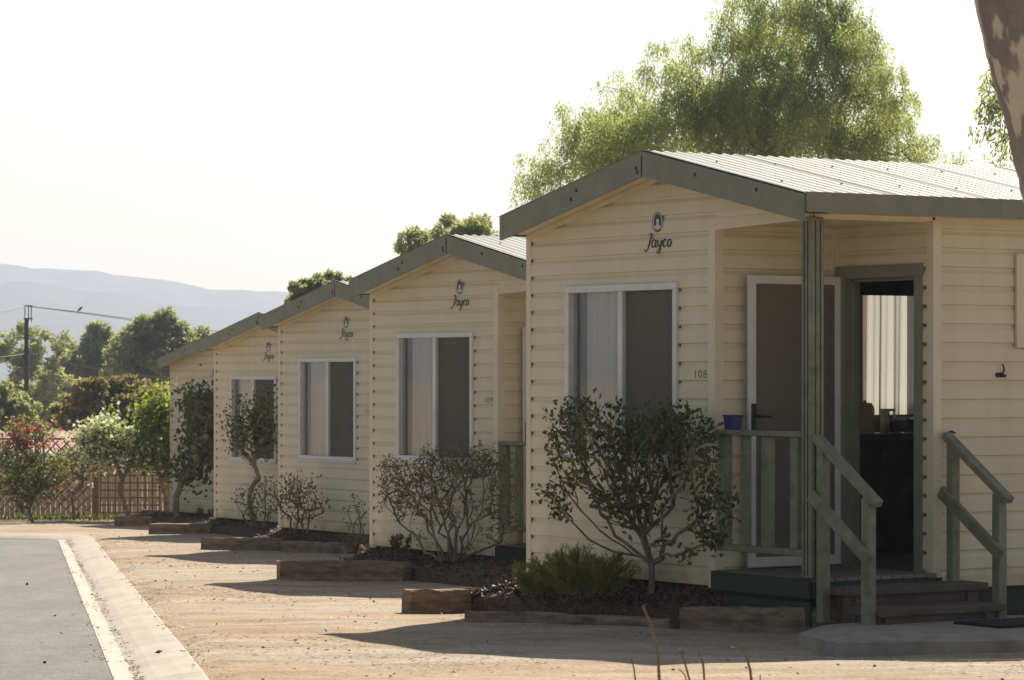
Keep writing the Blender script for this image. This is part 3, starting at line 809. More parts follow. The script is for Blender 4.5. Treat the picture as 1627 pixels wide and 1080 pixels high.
def on_bench(px, u):      # local v on the bench seen at photo column px
    lo, hi = 1.2, 4.5
    for _ in range(40):
        v_ = (lo + hi)/2; p = loc(0, v_, u)
        if CX + F*p.x/p.y < px: lo = v_
        else: hi = v_
    return v_
def bench_thing(name, px, u, label, cat):
    e_ = empty(name, loc(0, on_bench(px, u), u, .981), TH + R(20)); tag(e_, label, cat); return e_
UB = W - .45
k = bench_thing('kettle', 1374, UB, 'cream electric jug kettle on the kitchen bench inside the open doorway', 'kettle')
m = MB(); m.lathe([(0, 0), (.075, 0), (.078, .02), (.068, .12), (.055, .20), (.052, .215)], n=20); m.build('jug_body', M['ceramic'], k, True)
m = MB(); m.lathe([(.054, .215), (.045, .235), (.014, .24), (.012, .255), (0, .258)], n=16); m.build('lid', M['ceramic'], k, True)
m = MB(); m.tube([(.05, 0, .205), (.09, 0, .225), (.125, 0, .19), (.12, 0, .11), (.085, 0, .045), (.07, 0, .04)], [.010, .012, .013, .013, .010, .010], 8); m.build('handle', M['ceramic'], k, True)
m = MB(); m.tube([(-.045, 0, .17), (-.075, 0, .20), (-.085, 0, .215)], [.02, .014, .011], 8); m.build('spout', M['ceramic'], k, True)
k = bench_thing('coffee_plunger', 1410, UB, 'white framed glass coffee plunger with a square handle beside the kettle', 'coffee plunger')
m = MB(); m.box(-.045, -.04, 0, -.03, .04, .17, c=.003); m.box(-.045, -.04, .1705, .06, .04, .19, c=.003); m.tube([(.06, 0, .18), (.10, 0, .175), (.105, 0, .07), (.06, 0, .05)], .010, 8); m.build('handle_frame', M['mug'], k)
m = MB(); m.lathe([(0, .001), (.04, .001), (.042, .01), (.042, .165)], (.015, 0, 0), 16); m.build('beaker', M['glass'], k, True)
m = MB(); m.lathe([(0, .005), (.037, .005), (.038, .09), (0, .09)], (.015, 0, 0), 16); m.build('coffee', M['black'], k, True)
k = bench_thing('mug', 1424, UB + .03, 'white mug on the kitchen bench right of the coffee plunger', 'mug')
m = MB(); m.lathe([(0, 0), (.035, 0), (.038, .01), (.04, .085), (.036, .085), (.034, .012), (0, .01)], n=18); m.build('cup', M['mug'], k, True)
m = MB(); m.tube([(.038, 0, .07), (.065, 0, .068), (.068, 0, .03), (.037, 0, .02)], .006, 6); m.build('handle', M['mug'], k, True)
k = bench_thing('toaster', 1444, UB, 'low steel toaster at the right edge of the open doorway', 'toaster')
m = MB(); m.box(-.13, -.08, .012, .13, .08, .125, c=.02); m.build('casing', M['steel'], k)
m = MB(); m.box(-.10, -.035, .1255, .10, -.015, .128); m.box(-.10, .015, .1255, .10, .035, .128); m.build('slots', M['black'], k)

# blue tub on the railing
bt = empty('tub', loc(0, 0, L2 - .20, 1.067), TH); tag(bt, 'small blue plastic tub standing on the porch rail beside the screen door', 'tub')
m = MB()
a, b_ = .075, .095
def taper_box(mb, w0, d0, w1, d1, z0, z1, mi=0):
    mb.add([(-w0,-d0,z0),(w0,-d0,z0),(w0,d0,z0),(-w0,d0,z0),(-w1,-d1,z1),(w1,-d1,z1),(w1,d1,z1),(-w1,d1,z1)], [(0,3,2,1),(0,1,5,4),(1,2,6,5),(2,3,7,6),(3,0,4,7)], mi)
taper_box(m, .038, .045, .044, .052, 0, .095); taper_box(m, .034, .041, .040, .048, .008, .0945)
m.build('bin', M['blue'], bt)
m = MB()
for s_ in (-1, 1): m.box(-.050, s_*.054 - .005, .091, .050, s_*.054 + .005, .100, c=.002)
for s_ in (-1, 1): m.box(s_*.045 - .005, -.0485, .091, s_*.045 + .005, .0485, .100, c=.002)
m.build('rim', M['blue'], bt)

# concrete slab and mat at the foot of the steps
sl_ = MB()
s0 = loc(0, -.05, -.35); gzs = -.008; up_ = lambda a, b: Vector(((a - CX)*1.608/(b - HZ), 1.608*F/(b - HZ), 0))
pts = [up_(1266, 1008), up_(1335, 1022), up_(1700, 1016), up_(1900, 985), up_(1520, 978), up_(1300, 996)]
top = [(p.x, p.y, gzs) for p in pts]; bot = [(p.x, p.y, gzs - .2) for p in pts]
n = len(pts); sl_.add(top + bot, [tuple(range(n)), tuple(range(n, 2*n))[::-1]] + [(i, (i+1) % n, n + (i+1) % n, n + i) for i in range(n)])
inset = [(p.x + (3.2 - p.x)*.02, p.y + (20.2 - p.y)*.03, gzs + .012) for p in pts]
sl_.add([(x, y, gzs + .0005) for x, y, z in top] + inset, [tuple(range(n, 2*n))] + [(i, (i+1) % n, n + (i+1) % n, n + i) for i in range(n)])
tag(sl_.build('concrete_slab', M['slab']), 'rough concrete slab at the foot of the cabin steps', 'slab')
m = MB(); c0 = loc(0, .62, -.92)
for i in range(18): m.box(-.37 + i*.041, -.22, 0, -.37 + i*.041 + .036, .22, .014)
m.box(-.375, -.225, -.004, .375, .225, .006)
mo = m.build('door_mat', M['mat']); mo.location = (c0.x + .28, c0.y + .02, gzs + .0165); mo.rotation_euler.z = TH
tag(mo, 'black ribbed mat on the concrete slab below the steps', 'mat')

# ------------------------------------------------------------------ sleepers and garden beds
def sleeper(a, b, h, wd_, label, sink=.02, group='timber sleepers edging the garden beds', seed=0):
    r = random.Random(seed); a = Vector(a); b = Vector(b); d = b - a; L_ = d.length; n_ = max(3, int(L_/.12))
    m = MB(); rings = []
    for i in range(n_ + 1):
        x = L_*i/n_; j = lambda s_: r.uniform(-s_, s_)
        ch = .012
        pr = [(-wd_/2 + ch, -sink), (wd_/2 - ch, -sink), (wd_/2, -sink + ch), (wd_/2 + j(.008), h - ch + j(.006)), (wd_/2 - ch, h + j(.010)), (j(.02), h + j(.008)), (-wd_/2 + ch, h + j(.010)), (-wd_/2 + j(.008), h - ch + j(.006)), (-wd_/2, -sink + ch)]
        rings.append([(x + (j(.01) if i in (0, n_) else 0), y, z) for y, z in pr])
    for p, q in zip(rings[:-1], rings[1:]):
        k_ = len(p)
        for i in range(k_): m.quad(p[i], p[(i+1) % k_], q[(i+1) % k_], q[i])
    m.add(rings[0], [tuple(range(9))[::-1]]); m.add(rings[-1], [tuple(range(9))])
    o = m.build('sleeper', M['sleeper']); o.location = a
    o.rotation_euler = (0, -math.asin(d.z/L_), math.atan2(d.y, d.x))
    return tag(o, label, 'sleeper', group)
def sl2(p, q, h, w_, label, seed): sleeper(gp(*p), gp(*q), h, w_, label, seed=seed)
sl2((646, 973), (742, 970), .165, .14, 'short pale topped timber sleeper end jutting into the sun before the nearest cabin', 1)
sl2((745, 986), (1072, 1000), .07, .12, 'half buried sleeper under the mulch in front of the nearest cabin', 2)
sl2((1083, 1001), (1343, 1003), .15, .14, 'dark timber sleeper left of the steps of the nearest cabin', 3)
sl2((442, 921), (563, 920), .175, .16, 'sleeper with a sunlit left end before the second cabin', 4)
sl2((566, 920), (648, 922), .165, .16, 'shaded sleeper butted to the right end of another before the second cabin', 5)
sl2((323, 874), (452, 875), .15, .16, 'pale topped sleeper edging the bed of the middle cabin', 6)
sl2((455, 877), (560, 881), .13, .16, 'dark sleeper in shade continuing the edging of the middle cabin', 7)
sl2((238, 848), (335, 848), .15, .16, 'grey sleeper in front of the fourth cabin', 8)
sl2((188, 837), (236, 836), .17, .16, 'small far sleeper at the left end before the farthest cabin', 9)
sl2((190, 836), (262, 825), .15, .16, 'far sleeper running back from the bed corner toward the lattice', 10)

def bed(front, i, u0, u1, label, seed, h=.11, vb=-.03):
    nx, ny = 90, 26; r = np.random.default_rng(seed)
    fr = [gp(*p) for p in front]; seg = [0]
    for a, b in zip(fr[:-1], fr[1:]): seg.append(seg[-1] + (b - a).length)
    V = np.zeros((ny + 1, nx + 1, 3))
    for x in range(nx + 1):
        s_ = x/nx*seg[-1]
        for k_ in range(len(seg) - 1):
            if s_ <= seg[k_+1] + 1e-9: break
        t = (s_ - seg[k_])/(seg[k_+1] - seg[k_]); a = fr[k_].lerp(fr[k_+1], t)
        b = loc(i, vb + .09, u0 + (u1 - u0)*x/nx); b.z = CP[i][2] - .015
        for y in range(ny + 1):
            q = y/ny; p = a.lerp(b, q); z = (gz(p.y) + h*min(1, q*12))*(1 - q**2) + b.z*q**2
            edge = min(1, 14*min(x, nx - x)/nx + .3)
            V[y, x] = (p.x, p.y, gz(p.y) - .03 + (z - gz(p.y) + .03)*(edge if q < .9 else 1) + (r.normal()*.010 if 0 < y < ny else 0))
    idx = np.arange((nx + 1)*(ny + 1)).reshape(ny + 1, nx + 1)
    Q = np.stack([idx[:-1, :-1], idx[:-1, 1:], idx[1:, 1:], idx[1:, :-1]], -1).reshape(-1, 4)
    VV = V.reshape(-1, 3); mi = np.zeros(len(Q), int)
    # bark chips and fallen leaves
    n_ = 5200 if i < 2 else 1500
    f = r.integers(0, len(Q), n_); w_ = r.random((n_, 2)); A = VV[Q[f, 0]]; B = VV[Q[f, 1]]; D = VV[Q[f, 3]]
    pt_ = A + (B - A)*w_[:, :1] + (D - A)*w_[:, 1:] + np.array([0, 0, .004])
    dr = r.normal(size=(n_, 3)); dr[:, 2] = np.abs(dr[:, 2])*.35
    LV, LQ = leaf_quads(pt_, dr, r.uniform(.02, .06, n_), r.uniform(.004, .014, n_))
    o = np_mesh('garden_bed', np.vstack([VV, LV]), np.vstack([Q, LQ + len(VV)]), [M['mulch'], M['chip']], mi=np.concatenate([mi, np.ones(n_, int)]))
    tag(o, label, 'mulch', 'mulched garden beds', 'stuff')
bed([(650, 973), (742, 970), (1072, 994), (1340, 995), (1360, 985)], 0, W + .25, -.12, 'brown mulch bed along the front of the nearest cabin', 21)
bed([(445, 919), (648, 921), (760, 935), (900, 955)], 1, W + .25, -.12, 'brown mulch bed along the front of the second cabin', 22)
bed([(326, 872), (452, 873), (560, 880), (680, 893)], 2, W + .25, -.12, 'brown mulch bed along the front of the middle cabin', 23)
bed([(240, 847), (335, 847), (480, 860)], 3, W + .25, -.1, 'brown mulch bed along the front of the fourth cabin', 24)
bed([(192, 835), (240, 835), (350, 843)], 4, W + 1.2, -.1, 'brown mulch bed along the front of the farthest cabin', 25)

# loose litter
def scatter(name, n_, m_, label, cat, region, L_, Wd_, dens=None, up=.3):
    px = []; 
    while len(px) < n_:
        k_ = (n_ - len(px))*3 + 50
        Y = rng.uniform(region[2], region[3], k_); X = rng.uniform(region[0], region[1], k_)
        ok = X > kerb_x(Y) + .02 if region[4] == 'dirt' else (X < kerb_x(Y) + .0)
        if dens is not None: ok &= rng.random(k_) < dens(X, Y)
        for x, y in zip(X[ok], Y[ok]): px.append((x, y))
    px = np.array(px[:n_]); X, Y = px[:, 0], px[:, 1]; Z = ground_z(X, Y) + .002
    if region[4] != 'dirt': Z = Z + .03 + np.where(X > kerb_x(Y) - .2, .045, -.003)
    d = rng.normal(size=(n_, 3)); d[:, 2] = np.abs(d[:, 2])*up
    V, Q = leaf_quads(np.stack([X, Y, Z], 1), d, rng.uniform(.5, 1.2, n_)*L_, rng.uniform(.6, 1.2, n_)*Wd_)
    tag(np_mesh(name, V, Q, m_), label, cat, None, 'stuff')
patch = lambda X, Y: np.clip(np.sin(X*1.7 + Y*.33)*np.sin(Y*.9 + 1.0 + X*.5)*1.6, .03, 1)
scatter('dry_grass', 11000, M['straw'], 'short dry straw and dead grass lying on the sandy ground', 'dry grass', (-8, 5, 15.4, 44, 'dirt'), .045, .0022, patch, .12)
scatter('leaf_litter', 900, M['litter'], 'scattered dead leaves and bark on the sandy ground', 'leaf litter', (-8, 5, 15.4, 46, 'dirt'), .035, .008, None, .3)
scatter('road_litter', 40, M['chip'], 'few dark leaves lying on the road and kerb', 'leaf litter', (-6, -1.6, 15.6, 30, 'road'), .05, .011, None, .3)
pm = []
pb = MB()
for _ in range(420):
    y = 15.5 + 25*random.random()**1.5; x = random.uniform(kerb_x(y) + .1, 4); s_ = random.uniform(.004, .011); z = float(ground_z(np.array([x]), np.array([y]))[0])
    pb.add([(x - s_, y, z), (x, y - s_, z), (x + s_, y, z), (x, y + s_, z), (x + s_*.2, y, z + s_*.5)], [(0, 1, 4), (1, 2, 4), (2, 3, 4), (3, 0, 4)])
tag(pb.build('pebbles', M['pebble']), 'small loose stones on the gravel', 'pebbles', None, 'stuff')
mottle(M['kerbtop'], 4, (.92, .89, .86), (1, .3, 1))
# sand and straw blown over the kerb's back edge and along the road's edge
for o_m, o_s, nn in ((-.01, .03, 1100), (.47, .02, 500)):
    Yk = 15.6 + 28*rng.random(nn)**1.2; kp = rng.random(nn) < np.clip(.25 + np.sin(Yk*1.9 + o_m*9) + .6*np.sin(Yk*4.7), .05, 1); Yk = Yk[kp]
    ok_ = o_m + rng.normal(size=len(Yk))*o_s; Xk = kerb_x(Yk) - ok_; d = rng.normal(size=(len(Yk), 3)); d[:, 2] = np.abs(d[:, 2])*.15
    V, Q = leaf_quads(np.stack([Xk, Yk, vgz(Yk) + (.052 if o_m < .1 else 0.002)], 1), d, rng.uniform(.01, .035, len(Yk)), .004)
    tag(np_mesh('edge_debris', V, Q, M['straw']), 'blown straw and grit along the back edge of the kerb' if o_m < .1 else 'blown straw and grit along the edge of the asphalt', 'dry grass', None, 'stuff')
# dirt and grit in the kerb's channel
n_ = 1500; Y = 15.6 + 30*rng.random(n_)**1.3; off_ = .335 + rng.normal(size=n_)*.014*(1 + np.sin(Y*1.1)); keep = rng.random(n_) < .35 + .65*np.clip(np.sin(Y*.75 + 2.2), 0, 1)
Y = Y[keep]; off_ = off_[keep]; X = kerb_x(Y) - off_; d = rng.normal(size=(len(Y), 3)); d[:, 2] = np.abs(d[:, 2])*.3
V, Q = leaf_quads(np.stack([X, Y, vgz(Y) + .006], 1), d, rng.uniform(.012, .05, len(Y)), .003)
tag(np_mesh('channel_debris', V, Q, M['straw']), 'dry grass clippings lying along the kerb channel', 'dry grass', None, 'stuff')

# ------------------------------------------------------------------ plants
def skeleton(base, targets, r_tip, r_max, seg=.12, jit=.02, rise=.35, first=None, power=.5, mb=None, sides=6, fan=.12):
    """greedy branching: every target joins the nearest node; radii follow the number of tips carried"""
    rr = np.random.default_rng(abs(hash((round(base[0], 3), round(base[1], 3)))) % 10000)
    nodes = [np.array(base, float)]; par = [-1]
    for p in (first or []): nodes.append(np.array(p, float)); par.append(len(nodes) - 2)
    start = len(nodes) - 1
    T = sorted([np.array(t, float) for t in targets], key=lambda t: np.linalg.norm(t - nodes[-1]))
    ends = []
    for t in T:
        Nn = np.array(nodes[start:]); d = t - Nn; dist = np.linalg.norm(d, axis=1)
        cost = dist + rise*np.maximum(0, -d[:, 2]) + fan*np.linalg.norm(Nn - nodes[start], axis=1)
        i = int(np.argmin(cost)) + start; a = nodes[i]; L_ = np.linalg.norm(t - a); n_ = max(1, int(L_/seg)); prev = i
        bow = rr.normal(size=3)*L_*.06; bow[2] = -abs(bow[2]) if rise > 0 else bow[2]
        for k_ in range(1, n_ + 1):
            q = k_/n_; p = a + (t - a)*q + bow*math.sin(q*math.pi) + (rr.normal(size=3)*jit if k_ < n_ else 0)
            nodes.append(p); par.append(prev); prev = len(nodes) - 1
        ends.append(prev)
    cnt = np.zeros(len(nodes))
    for e_ in ends: cnt[e_] += 1
    for i in range(len(nodes) - 1, 0, -1): cnt[par[i]] += cnt[i]
    cnt = np.maximum(cnt, 1); rad = np.minimum(r_tip*cnt**power, r_max)
    if mb is not None:
        for i in range(1, len(nodes)):
            j = par[i]; ra = min(rad[j], rad[i]*1.35); mb.tube([nodes[j], nodes[i]], [ra, rad[i]], sides if rad[i] > r_tip*2 else 4, cap=False)
    dirs = []
    for i in range(len(nodes)):
        j = par[i]; v = nodes[i] - nodes[j] if j >= 0 else np.array([0, 0, 1.]); dirs.append(v/(np.linalg.norm(v) + 1e-9))
    return np.array(nodes), np.array(dirs), rad, ends

def plant(name, base, targets, lm, label, cat, leaf=(.05, .013), per=10, r_tip=.003, r_max=.03, seg=.08, jit=.012, along=.3, spread=.05,
          first=None, bark='twig', group=None, droop=0, extra=None, power=.5, trunk='trunk', fan=.3, stems=1):
    e_ = empty(name, base); tag(e_, label, cat, group); b0 = np.array(base)
    T = [np.array(t) - b0 for t in targets]; fs = [np.array(f) - b0 for f in first] if first else None
    mb = MB()
    if stems == 1: N_, D_, rad, ends = skeleton((0, 0, 0), T, r_tip, r_max, seg, jit, first=fs, mb=mb, power=power, fan=fan)
    else:           # several stems leaving the ground side by side, each with its own share of the crown
        T = sorted(T, key=lambda t: math.atan2(t[2], t[0]) + random.gauss(0, .12)); N_ = []; D_ = []; rad = []; ends = []
        for k_ in range(stems):
            part = T[k_*len(T)//stems:(k_ + 1)*len(T)//stems]; b_ = np.array((.10*math.cos(k_*math.pi/(stems - 1)), random.uniform(-.05, .05), 0.))
            n1, d1, r1, e1 = skeleton(b_, part, r_tip, r_max, seg, jit, mb=mb, power=power, fan=fan)
            ends += [e_1 + sum(len(q) for q in N_) for e_1 in e1]; N_.append(n1); D_.append(d1); rad.append(r1)
        N_ = np.vstack(N_); D_ = np.vstack(D_); rad = np.concatenate(rad)
    mb.build(trunk, M[bark], e_)
    thin = np.where(rad < r_tip*2.2)[0]; thin = rng.choice(thin, int(len(thin)*along)) if len(thin) and along else np.array([], int)
    src = np.concatenate([np.repeat(np.array(ends), per), np.repeat(thin, max(1, per//3))])
    n_ = len(src); B = N_[src] + rng.normal(size=(n_, 3))*spread; D = D_[src]*.8 + rng.normal(size=(n_, 3)); D[:, 2] -= droop
    V, Q = leaf_quads(B, D, leaf[0]*rng.uniform(.6, 1.2, n_), leaf[1]*rng.uniform(.7, 1.2, n_))
    np_mesh('foliage', V, Q, lm, e_)
    if extra: extra(e_, N_, D_, ends)
    return e_
def ell(c, r, n_, hollow=0, zmin=None, fn=None):
    out = []
    while len(out) < n_:
        p = rng.normal(size=3); p = p/np.linalg.norm(p)*rng.random()**(1/3)
        if np.linalg.norm(p) < hollow: continue
        q = np.array(c) + p*np.array(r)
        if zmin is not None and q[2] < zmin: continue
        if fn is not None and not fn(q): continue
        out.append(q)
    return out

M['leaf_dark'] = leaf_mat('dark_glossy_leaves', (.045, .048, .018), (.13, .13, .05), .35, 3, .4)
M['leaf_olive'] = leaf_mat('olive_brown_leaves', (.10, .085, .042), (.23, .195, .10), .35, 4)
M['leaf_spike'] = leaf_mat('fine_spiky_leaves', (.11, .10, .025), (.28, .25, .07), .5, 3)
M['leaf_sap'] = leaf_mat('sapling_leaves', (.05, .055, .02), (.17, .175, .05), .5, 2)
M['leaf_lime'] = leaf_mat('lime_leaves', (.09, .11, .025), (.25, .28, .07), .6, 1.5)
M['leaf_pepper'] = leaf_mat('pepper_tree_leaves', (.17, .19, .085), (.36, .38, .19), .62, .5)
M['leaf_gum'] = leaf_mat('gum_leaves', (.19, .195, .115), (.36, .36, .21), .62, .25)
M['leaf_far'] = leaf_mat('far_green_leaves', (.16, .165, .09), (.33, .33, .18), .62, .22)
M['leaf_brown'] = leaf_mat('brown_green_leaves', (.13, .12, .065), (.31, .28, .15), .6, .4, tcol=(1.4, 1.3, .8))
M['leaf_dry'] = leaf_mat('dry_leaves', (.07, .05, .03), (.16, .12, .07), .2, 3, tcol=(1, 1, .9))
M['pink'] = leaf_mat('pink_petals', (.42, .03, .10), (.62, .09, .20), .4, 3, tcol=(1.3, 1, 1.1))
M['cream'] = leaf_mat('cream_petals', (.55, .55, .38), (.85, .85, .68), .35, 3, tcol=(1.1, 1.1, .9))

def wall_y(i, px, d):       # distance of the point in front of a gable wall seen at photo column px
    lo, hi = -1.5, 6.
    for _ in range(40):
        u_ = (lo + hi)/2; p = loc(i, -d, u_)
        if CX + F*p.x/p.y > px: lo = u_
        else: hi = u_
    return p.y
# 1  round-headed shrub by the nearest cabin
Y1 = 22.0; b1 = at(1035, 932, Y1)
T1 = []
for (px, py, rx, ry, n_) in ((1000, 730, 110, 85, 150), (1060, 680, 75, 40, 45), (900, 690, 40, 45, 26), (890, 770, 25, 60, 12), (1110, 720, 35, 50, 20), (1130, 810, 36, 60, 38), (930, 660, 60, 20, 16), (1010, 810, 60, 35, 26), (1040, 860, 20, 12, 3), (1098, 885, 9, 12, 3), (880, 800, 22, 28, 7)):
    yw = wall_y(0, px, .40); c = at(px, py, yw); s_ = yw/F
    T1 += ell(c, (rx*s_, .28, ry*s_), n_)
T1 = [t for t in T1]
def keep_front(i, ts, m_=.10):   # stay in front of the gable wall
    out = []
    for t in ts:
        dx, dy = t[0] - CP[i][0], t[1] - CP[i][1]; v_ = dx*math.cos(TH) + dy*math.sin(TH)
        u_ = -dx*math.sin(TH) + dy*math.cos(TH)
        if u_ > -.1 and v_ > -m_: t = t - np.array([math.cos(TH), math.sin(TH), 0])*(v_ + m_ + rng.random()*.12)
        out.append(t)
    return out
T1 = keep_front(0, T1)
b1.z = .09
plant('camellia_shrub', b1, T1, M['leaf_dark'], 'broad dark leaved shrub on a single short trunk before the nearest cabin', 'shrub',
      (.056, .015), 8, .0030, .022, .09, .014, .25, .035, first=[b1 + Vector((.005, 0, .10)), b1 + Vector((0, .01, .20))], fan=.9, power=.42, group='garden shrubs along the cabins')
# 2 spiky low bush
def spiky(base, rx, ry, h, n_, lm, label, name='rosemary_bush', lw=.0035, splay=.6, group='low tufted bushes'):
    e_ = empty(name, base); tag(e_, label, 'bush', group)
    mb = MB(); stems = []
    for _ in range(max(6, n_//90)):
        a = rng.uniform(0, 6.28); r_ = rng.random()**.5; p0 = np.array([math.cos(a)*rx*r_*.45, math.sin(a)*ry*r_*.45, 0])
        p1 = np.array([math.cos(a)*rx*r_, math.sin(a)*ry*r_, h*(1 - .35*r_*r_)*rng.uniform(.65, 1)])
        mid = (p0 + p1)/2 + rng.normal(size=3)*.02; mb.tube([p0, mid, p1], [.004, .003, .0015], 4, cap=False); stems.append((p0, mid, p1))
    mb.build('stems', M['twig'], e_)
    S = np.array(stems); k_ = rng.integers(0, len(S), n_); t = rng.uniform(.12, 1, n_)[:, None]
    A = S[k_]; B = np.where(t < .5, A[:, 0] + (A[:, 1] - A[:, 0])*t*2, A[:, 1] + (A[:, 2] - A[:, 1])*(t*2 - 1)) + rng.normal(size=(n_, 3))*.012
    D = nrm(A[:, 2] - A[:, 0]) + rng.normal(size=(n_, 3))*splay
    V, Q = leaf_quads(B, D, h*rng.uniform(.10, .24, n_), lw*rng.uniform(.7, 1.3, n_)); np_mesh('foliage', V, Q, lm, e_)
    return e_
p = at(930, 925, 22.1); p.z = .07; spiky(p, .40, .28, .34, 5200, M['leaf_spike'], 'low feathery green bush left of the trunk of the dark leaved shrub', splay=.45)
p = at(850, 918, 22.6); p.z = .04; spiky(p, .17, .17, .26, 1500, M['leaf_spike'], 'yellowish feathery tuft at the left corner of the nearest cabin', splay=.45)
# 3 bare spreading shrub before cabin two
Y3 = 29.35; b3 = at(718, 884, Y3); b3.z = CP[1][2] - .04
T3 = []
for (px, py, rx, ry, n_) in ((640, 765, 42, 38, 70), (700, 738, 50, 28, 80), (760, 732, 50, 28, 80), (805, 765, 28, 50, 44), (630, 800, 30, 25, 24), (700, 800, 60, 40, 70), (785, 825, 40, 40, 34), (620, 735, 20, 15, 16), (665, 850, 25, 14, 5)):
    yw = wall_y(1, px, .40); T3 += ell(at(px, py, yw), (rx*yw/F, .28, ry*yw/F), n_)
T3 = keep_front(1, T3, .06)
plant('bare_shrub', b3, T3, M['leaf_olive'], 'wide twiggy shrub with sparse small leaves before the second cabin', 'shrub',
      (.034, .009), 7, .0032, .014, .10, .018, .5, .03, group='garden shrubs along the cabins', bark='bark', power=.33, trunk='branches', fan=.5, stems=12)
# 4 crooked sapling, and bushes before cabins three and four
Y4 = 45.0
def pts_px(ps, Y): return [at(a, b, Y) for a, b in ps]
f4 = pts_px([(402, 822), (397, 800), (396, 785), (403, 768), (412, 760)], Y4)
T4 = []
for (px, py, rx, ry, n_) in ((405, 680, 35, 32, 46), (420, 655, 22, 30, 34), (372, 672, 18, 14, 14), (385, 705, 28, 22, 20), (430, 700, 14, 30, 30), (385, 640, 14, 8, 5), (365, 690, 10, 14, 4)):
    T4 += ell(at(px, py, Y4), (rx*Y4/F, .35, ry*Y4/F), n_)
b4 = at(402, 838, Y4)
plant('crooked_sapling', b4, keep_front(3, T4, .25), M['leaf_sap'], 'small sapling with a crooked trunk before the window of the fourth cabin', 'sapling',
      (.065, .018), 8, .005, .034, .16, .03, .2, .07, first=f4, bark='bark', group='garden shrubs along the cabins')
for (px, py, Y, rx, ry, n_, lb, lf, cab_i) in ((412, 838, 44.6, 42, 36, 60, 'dense twiggy bush round the foot of the crooked sapling', 'leaf_olive', 3),
                             (475, 846, 38.0, 42, 42, 80, 'loose brownish bush at the left corner of the middle cabin', 'leaf_olive', 2),
                             (566, 856, 36.3, 18, 36, 16, 'thin nearly bare shrub at the right end of the middle cabin', 'leaf_dry', 2)):
    b = at(px, py, Y); T = ell(at(px, py - ry - 8, Y), (rx*Y/F, .4, ry*Y/F), n_)
    plant('bush', b, keep_front(cab_i, T, .1), M[lf], lb, 'bush', (.05, .013), 7 if n_ > 20 else 3, .0035, .012, .12, .02, .3 if n_ > 20 else .05, .05, group='garden shrubs along the cabins', trunk='branches', stems=4)
for (px, py, Y, w_, h_, lb) in ((640, 872, 30.0, .12, .14, 'tiny dark tuft at the left corner of the second cabin'), (327, 830, 51.8, .18, .28, 'small grey dry tuft at the left corner of the fourth cabin'), (562, 866, 36.0, .3, .14, 'low dry tufts in the shade beside the second cabin')):
    p = at(px, py, Y); spiky(p, w_, w_, h_, 700, M['leaf_dry'] if py < 860 else M['leaf_olive'], lb, 'dry_tuft', .006)
# 6 multi-stem green tree at the far cabin
Y6 = 55.4
for (bx, stems, tl, lm, lb) in ((272, [(268, 812), (290, 760)], ((255, 660, 30, 25, 60), (285, 690, 35, 35, 70), (240, 700, 25, 30, 40), (270, 730, 35, 20, 40), (262, 642, 18, 10, 18)), 'leaf_lime', 'bright lime green small tree beside the farthest cabin'),
                                (280, [(282, 812), (300, 770)], ((325, 660, 20, 40, 70), (322, 710, 22, 38, 60), (300, 745, 28, 16, 30), (312, 635, 25, 12, 22)), 'leaf_dark', 'dark green leaning small tree against the wall of the farthest cabin')):
    Y = Y6 if lm == 'leaf_lime' else 52.2
    T = []
    for (px, py, rx, ry, n_) in tl: T += ell(at(px, py, Y), (rx*Y/F, .6, ry*Y/F), n_)
    b = at(bx, 820, Y)
    plant('small_tree', b, T, M['leaf_lime'] if lm == 'leaf_lime' else M['leaf_sap'], lb, 'tree', (.10, .030), 22 if lm == 'leaf_lime' else 11, .008, .05, .25, .04, .3, .14, bark='bark', group='small trees at the far cabin')

# flowering shrubs at the lattice
def flowers(mat_, part, n_, size, sel, clump):
    def fn(e_, N_, D_, ends):
        idx = [i for i in ends if sel(N_[i])]; idx = rng.permutation(idx)[:n_]
        if len(idx) == 0: return
        c = np.repeat(N_[idx], clump, 0) + rng.normal(size=(len(idx)*clump, 3))*size*1.1
        V, Q = leaf_quads(c, rng.normal(size=c.shape), size*rng.uniform(.5, 1, len(c)), size*.4); np_mesh(part, V, Q, M[mat_], e_)
    return fn
Yp = 53.5; bp_ = at(52, 830, Yp); T = []
for (px, py, rx, ry, n_) in ((45, 765, 30, 35, 60), (20, 725, 32, 28, 45), (80, 745, 26, 30, 40), (32, 688, 16, 18, 30), (60, 690, 10, 18, 18), (92, 765, 16, 20, 12), (10, 770, 20, 20, 14), (40, 800, 14, 20, 12)):
    T += ell(at(px, py, Yp), (rx*Yp/F, .5, ry*Yp/F), n_)
zt = at(0, 708, Yp).z - bp_.z
plant('flowering_shrub', bp_, T, M['leaf_sap'], 'vase shaped shrub with pink flower heads in front of the lattice', 'shrub', (.085, .020), 12, .006, .03, .2, .03, .3, .10, bark='bark',
      extra=flowers('pink', 'flowers', 20, .09, lambda q: q[2] > zt + .02 or (q[0] > .45 and q[2] < zt - .6), 9), group='flowering shrubs at the lattice')
Yw = 55.4; bw_ = at(205, 826, Yw); T = []
for (px, py, rx, ry, n_) in ((160, 695, 34, 16, 55), (215, 705, 36, 18, 60), (148, 722, 22, 10, 20), (240, 728, 26, 12, 26), (172, 674, 16, 8, 18), (200, 728, 40, 10, 26)):
    T += ell(at(px, py, Yw), (rx*Yw/F, .5, ry*Yw/F), n_)
plant('climbing_rose', bw_, T, M['leaf_lime'], 'climber covered in cream blossom over the top of the square lattice', 'climber', (.08, .022), 14, .006, .04, .2, .03, .3, .11, bark='bark',
      extra=flowers('cream', 'flowers', 260, .11, lambda q: True, 8), group='flowering shrubs at the lattice')
Yr = 55.5; T = []
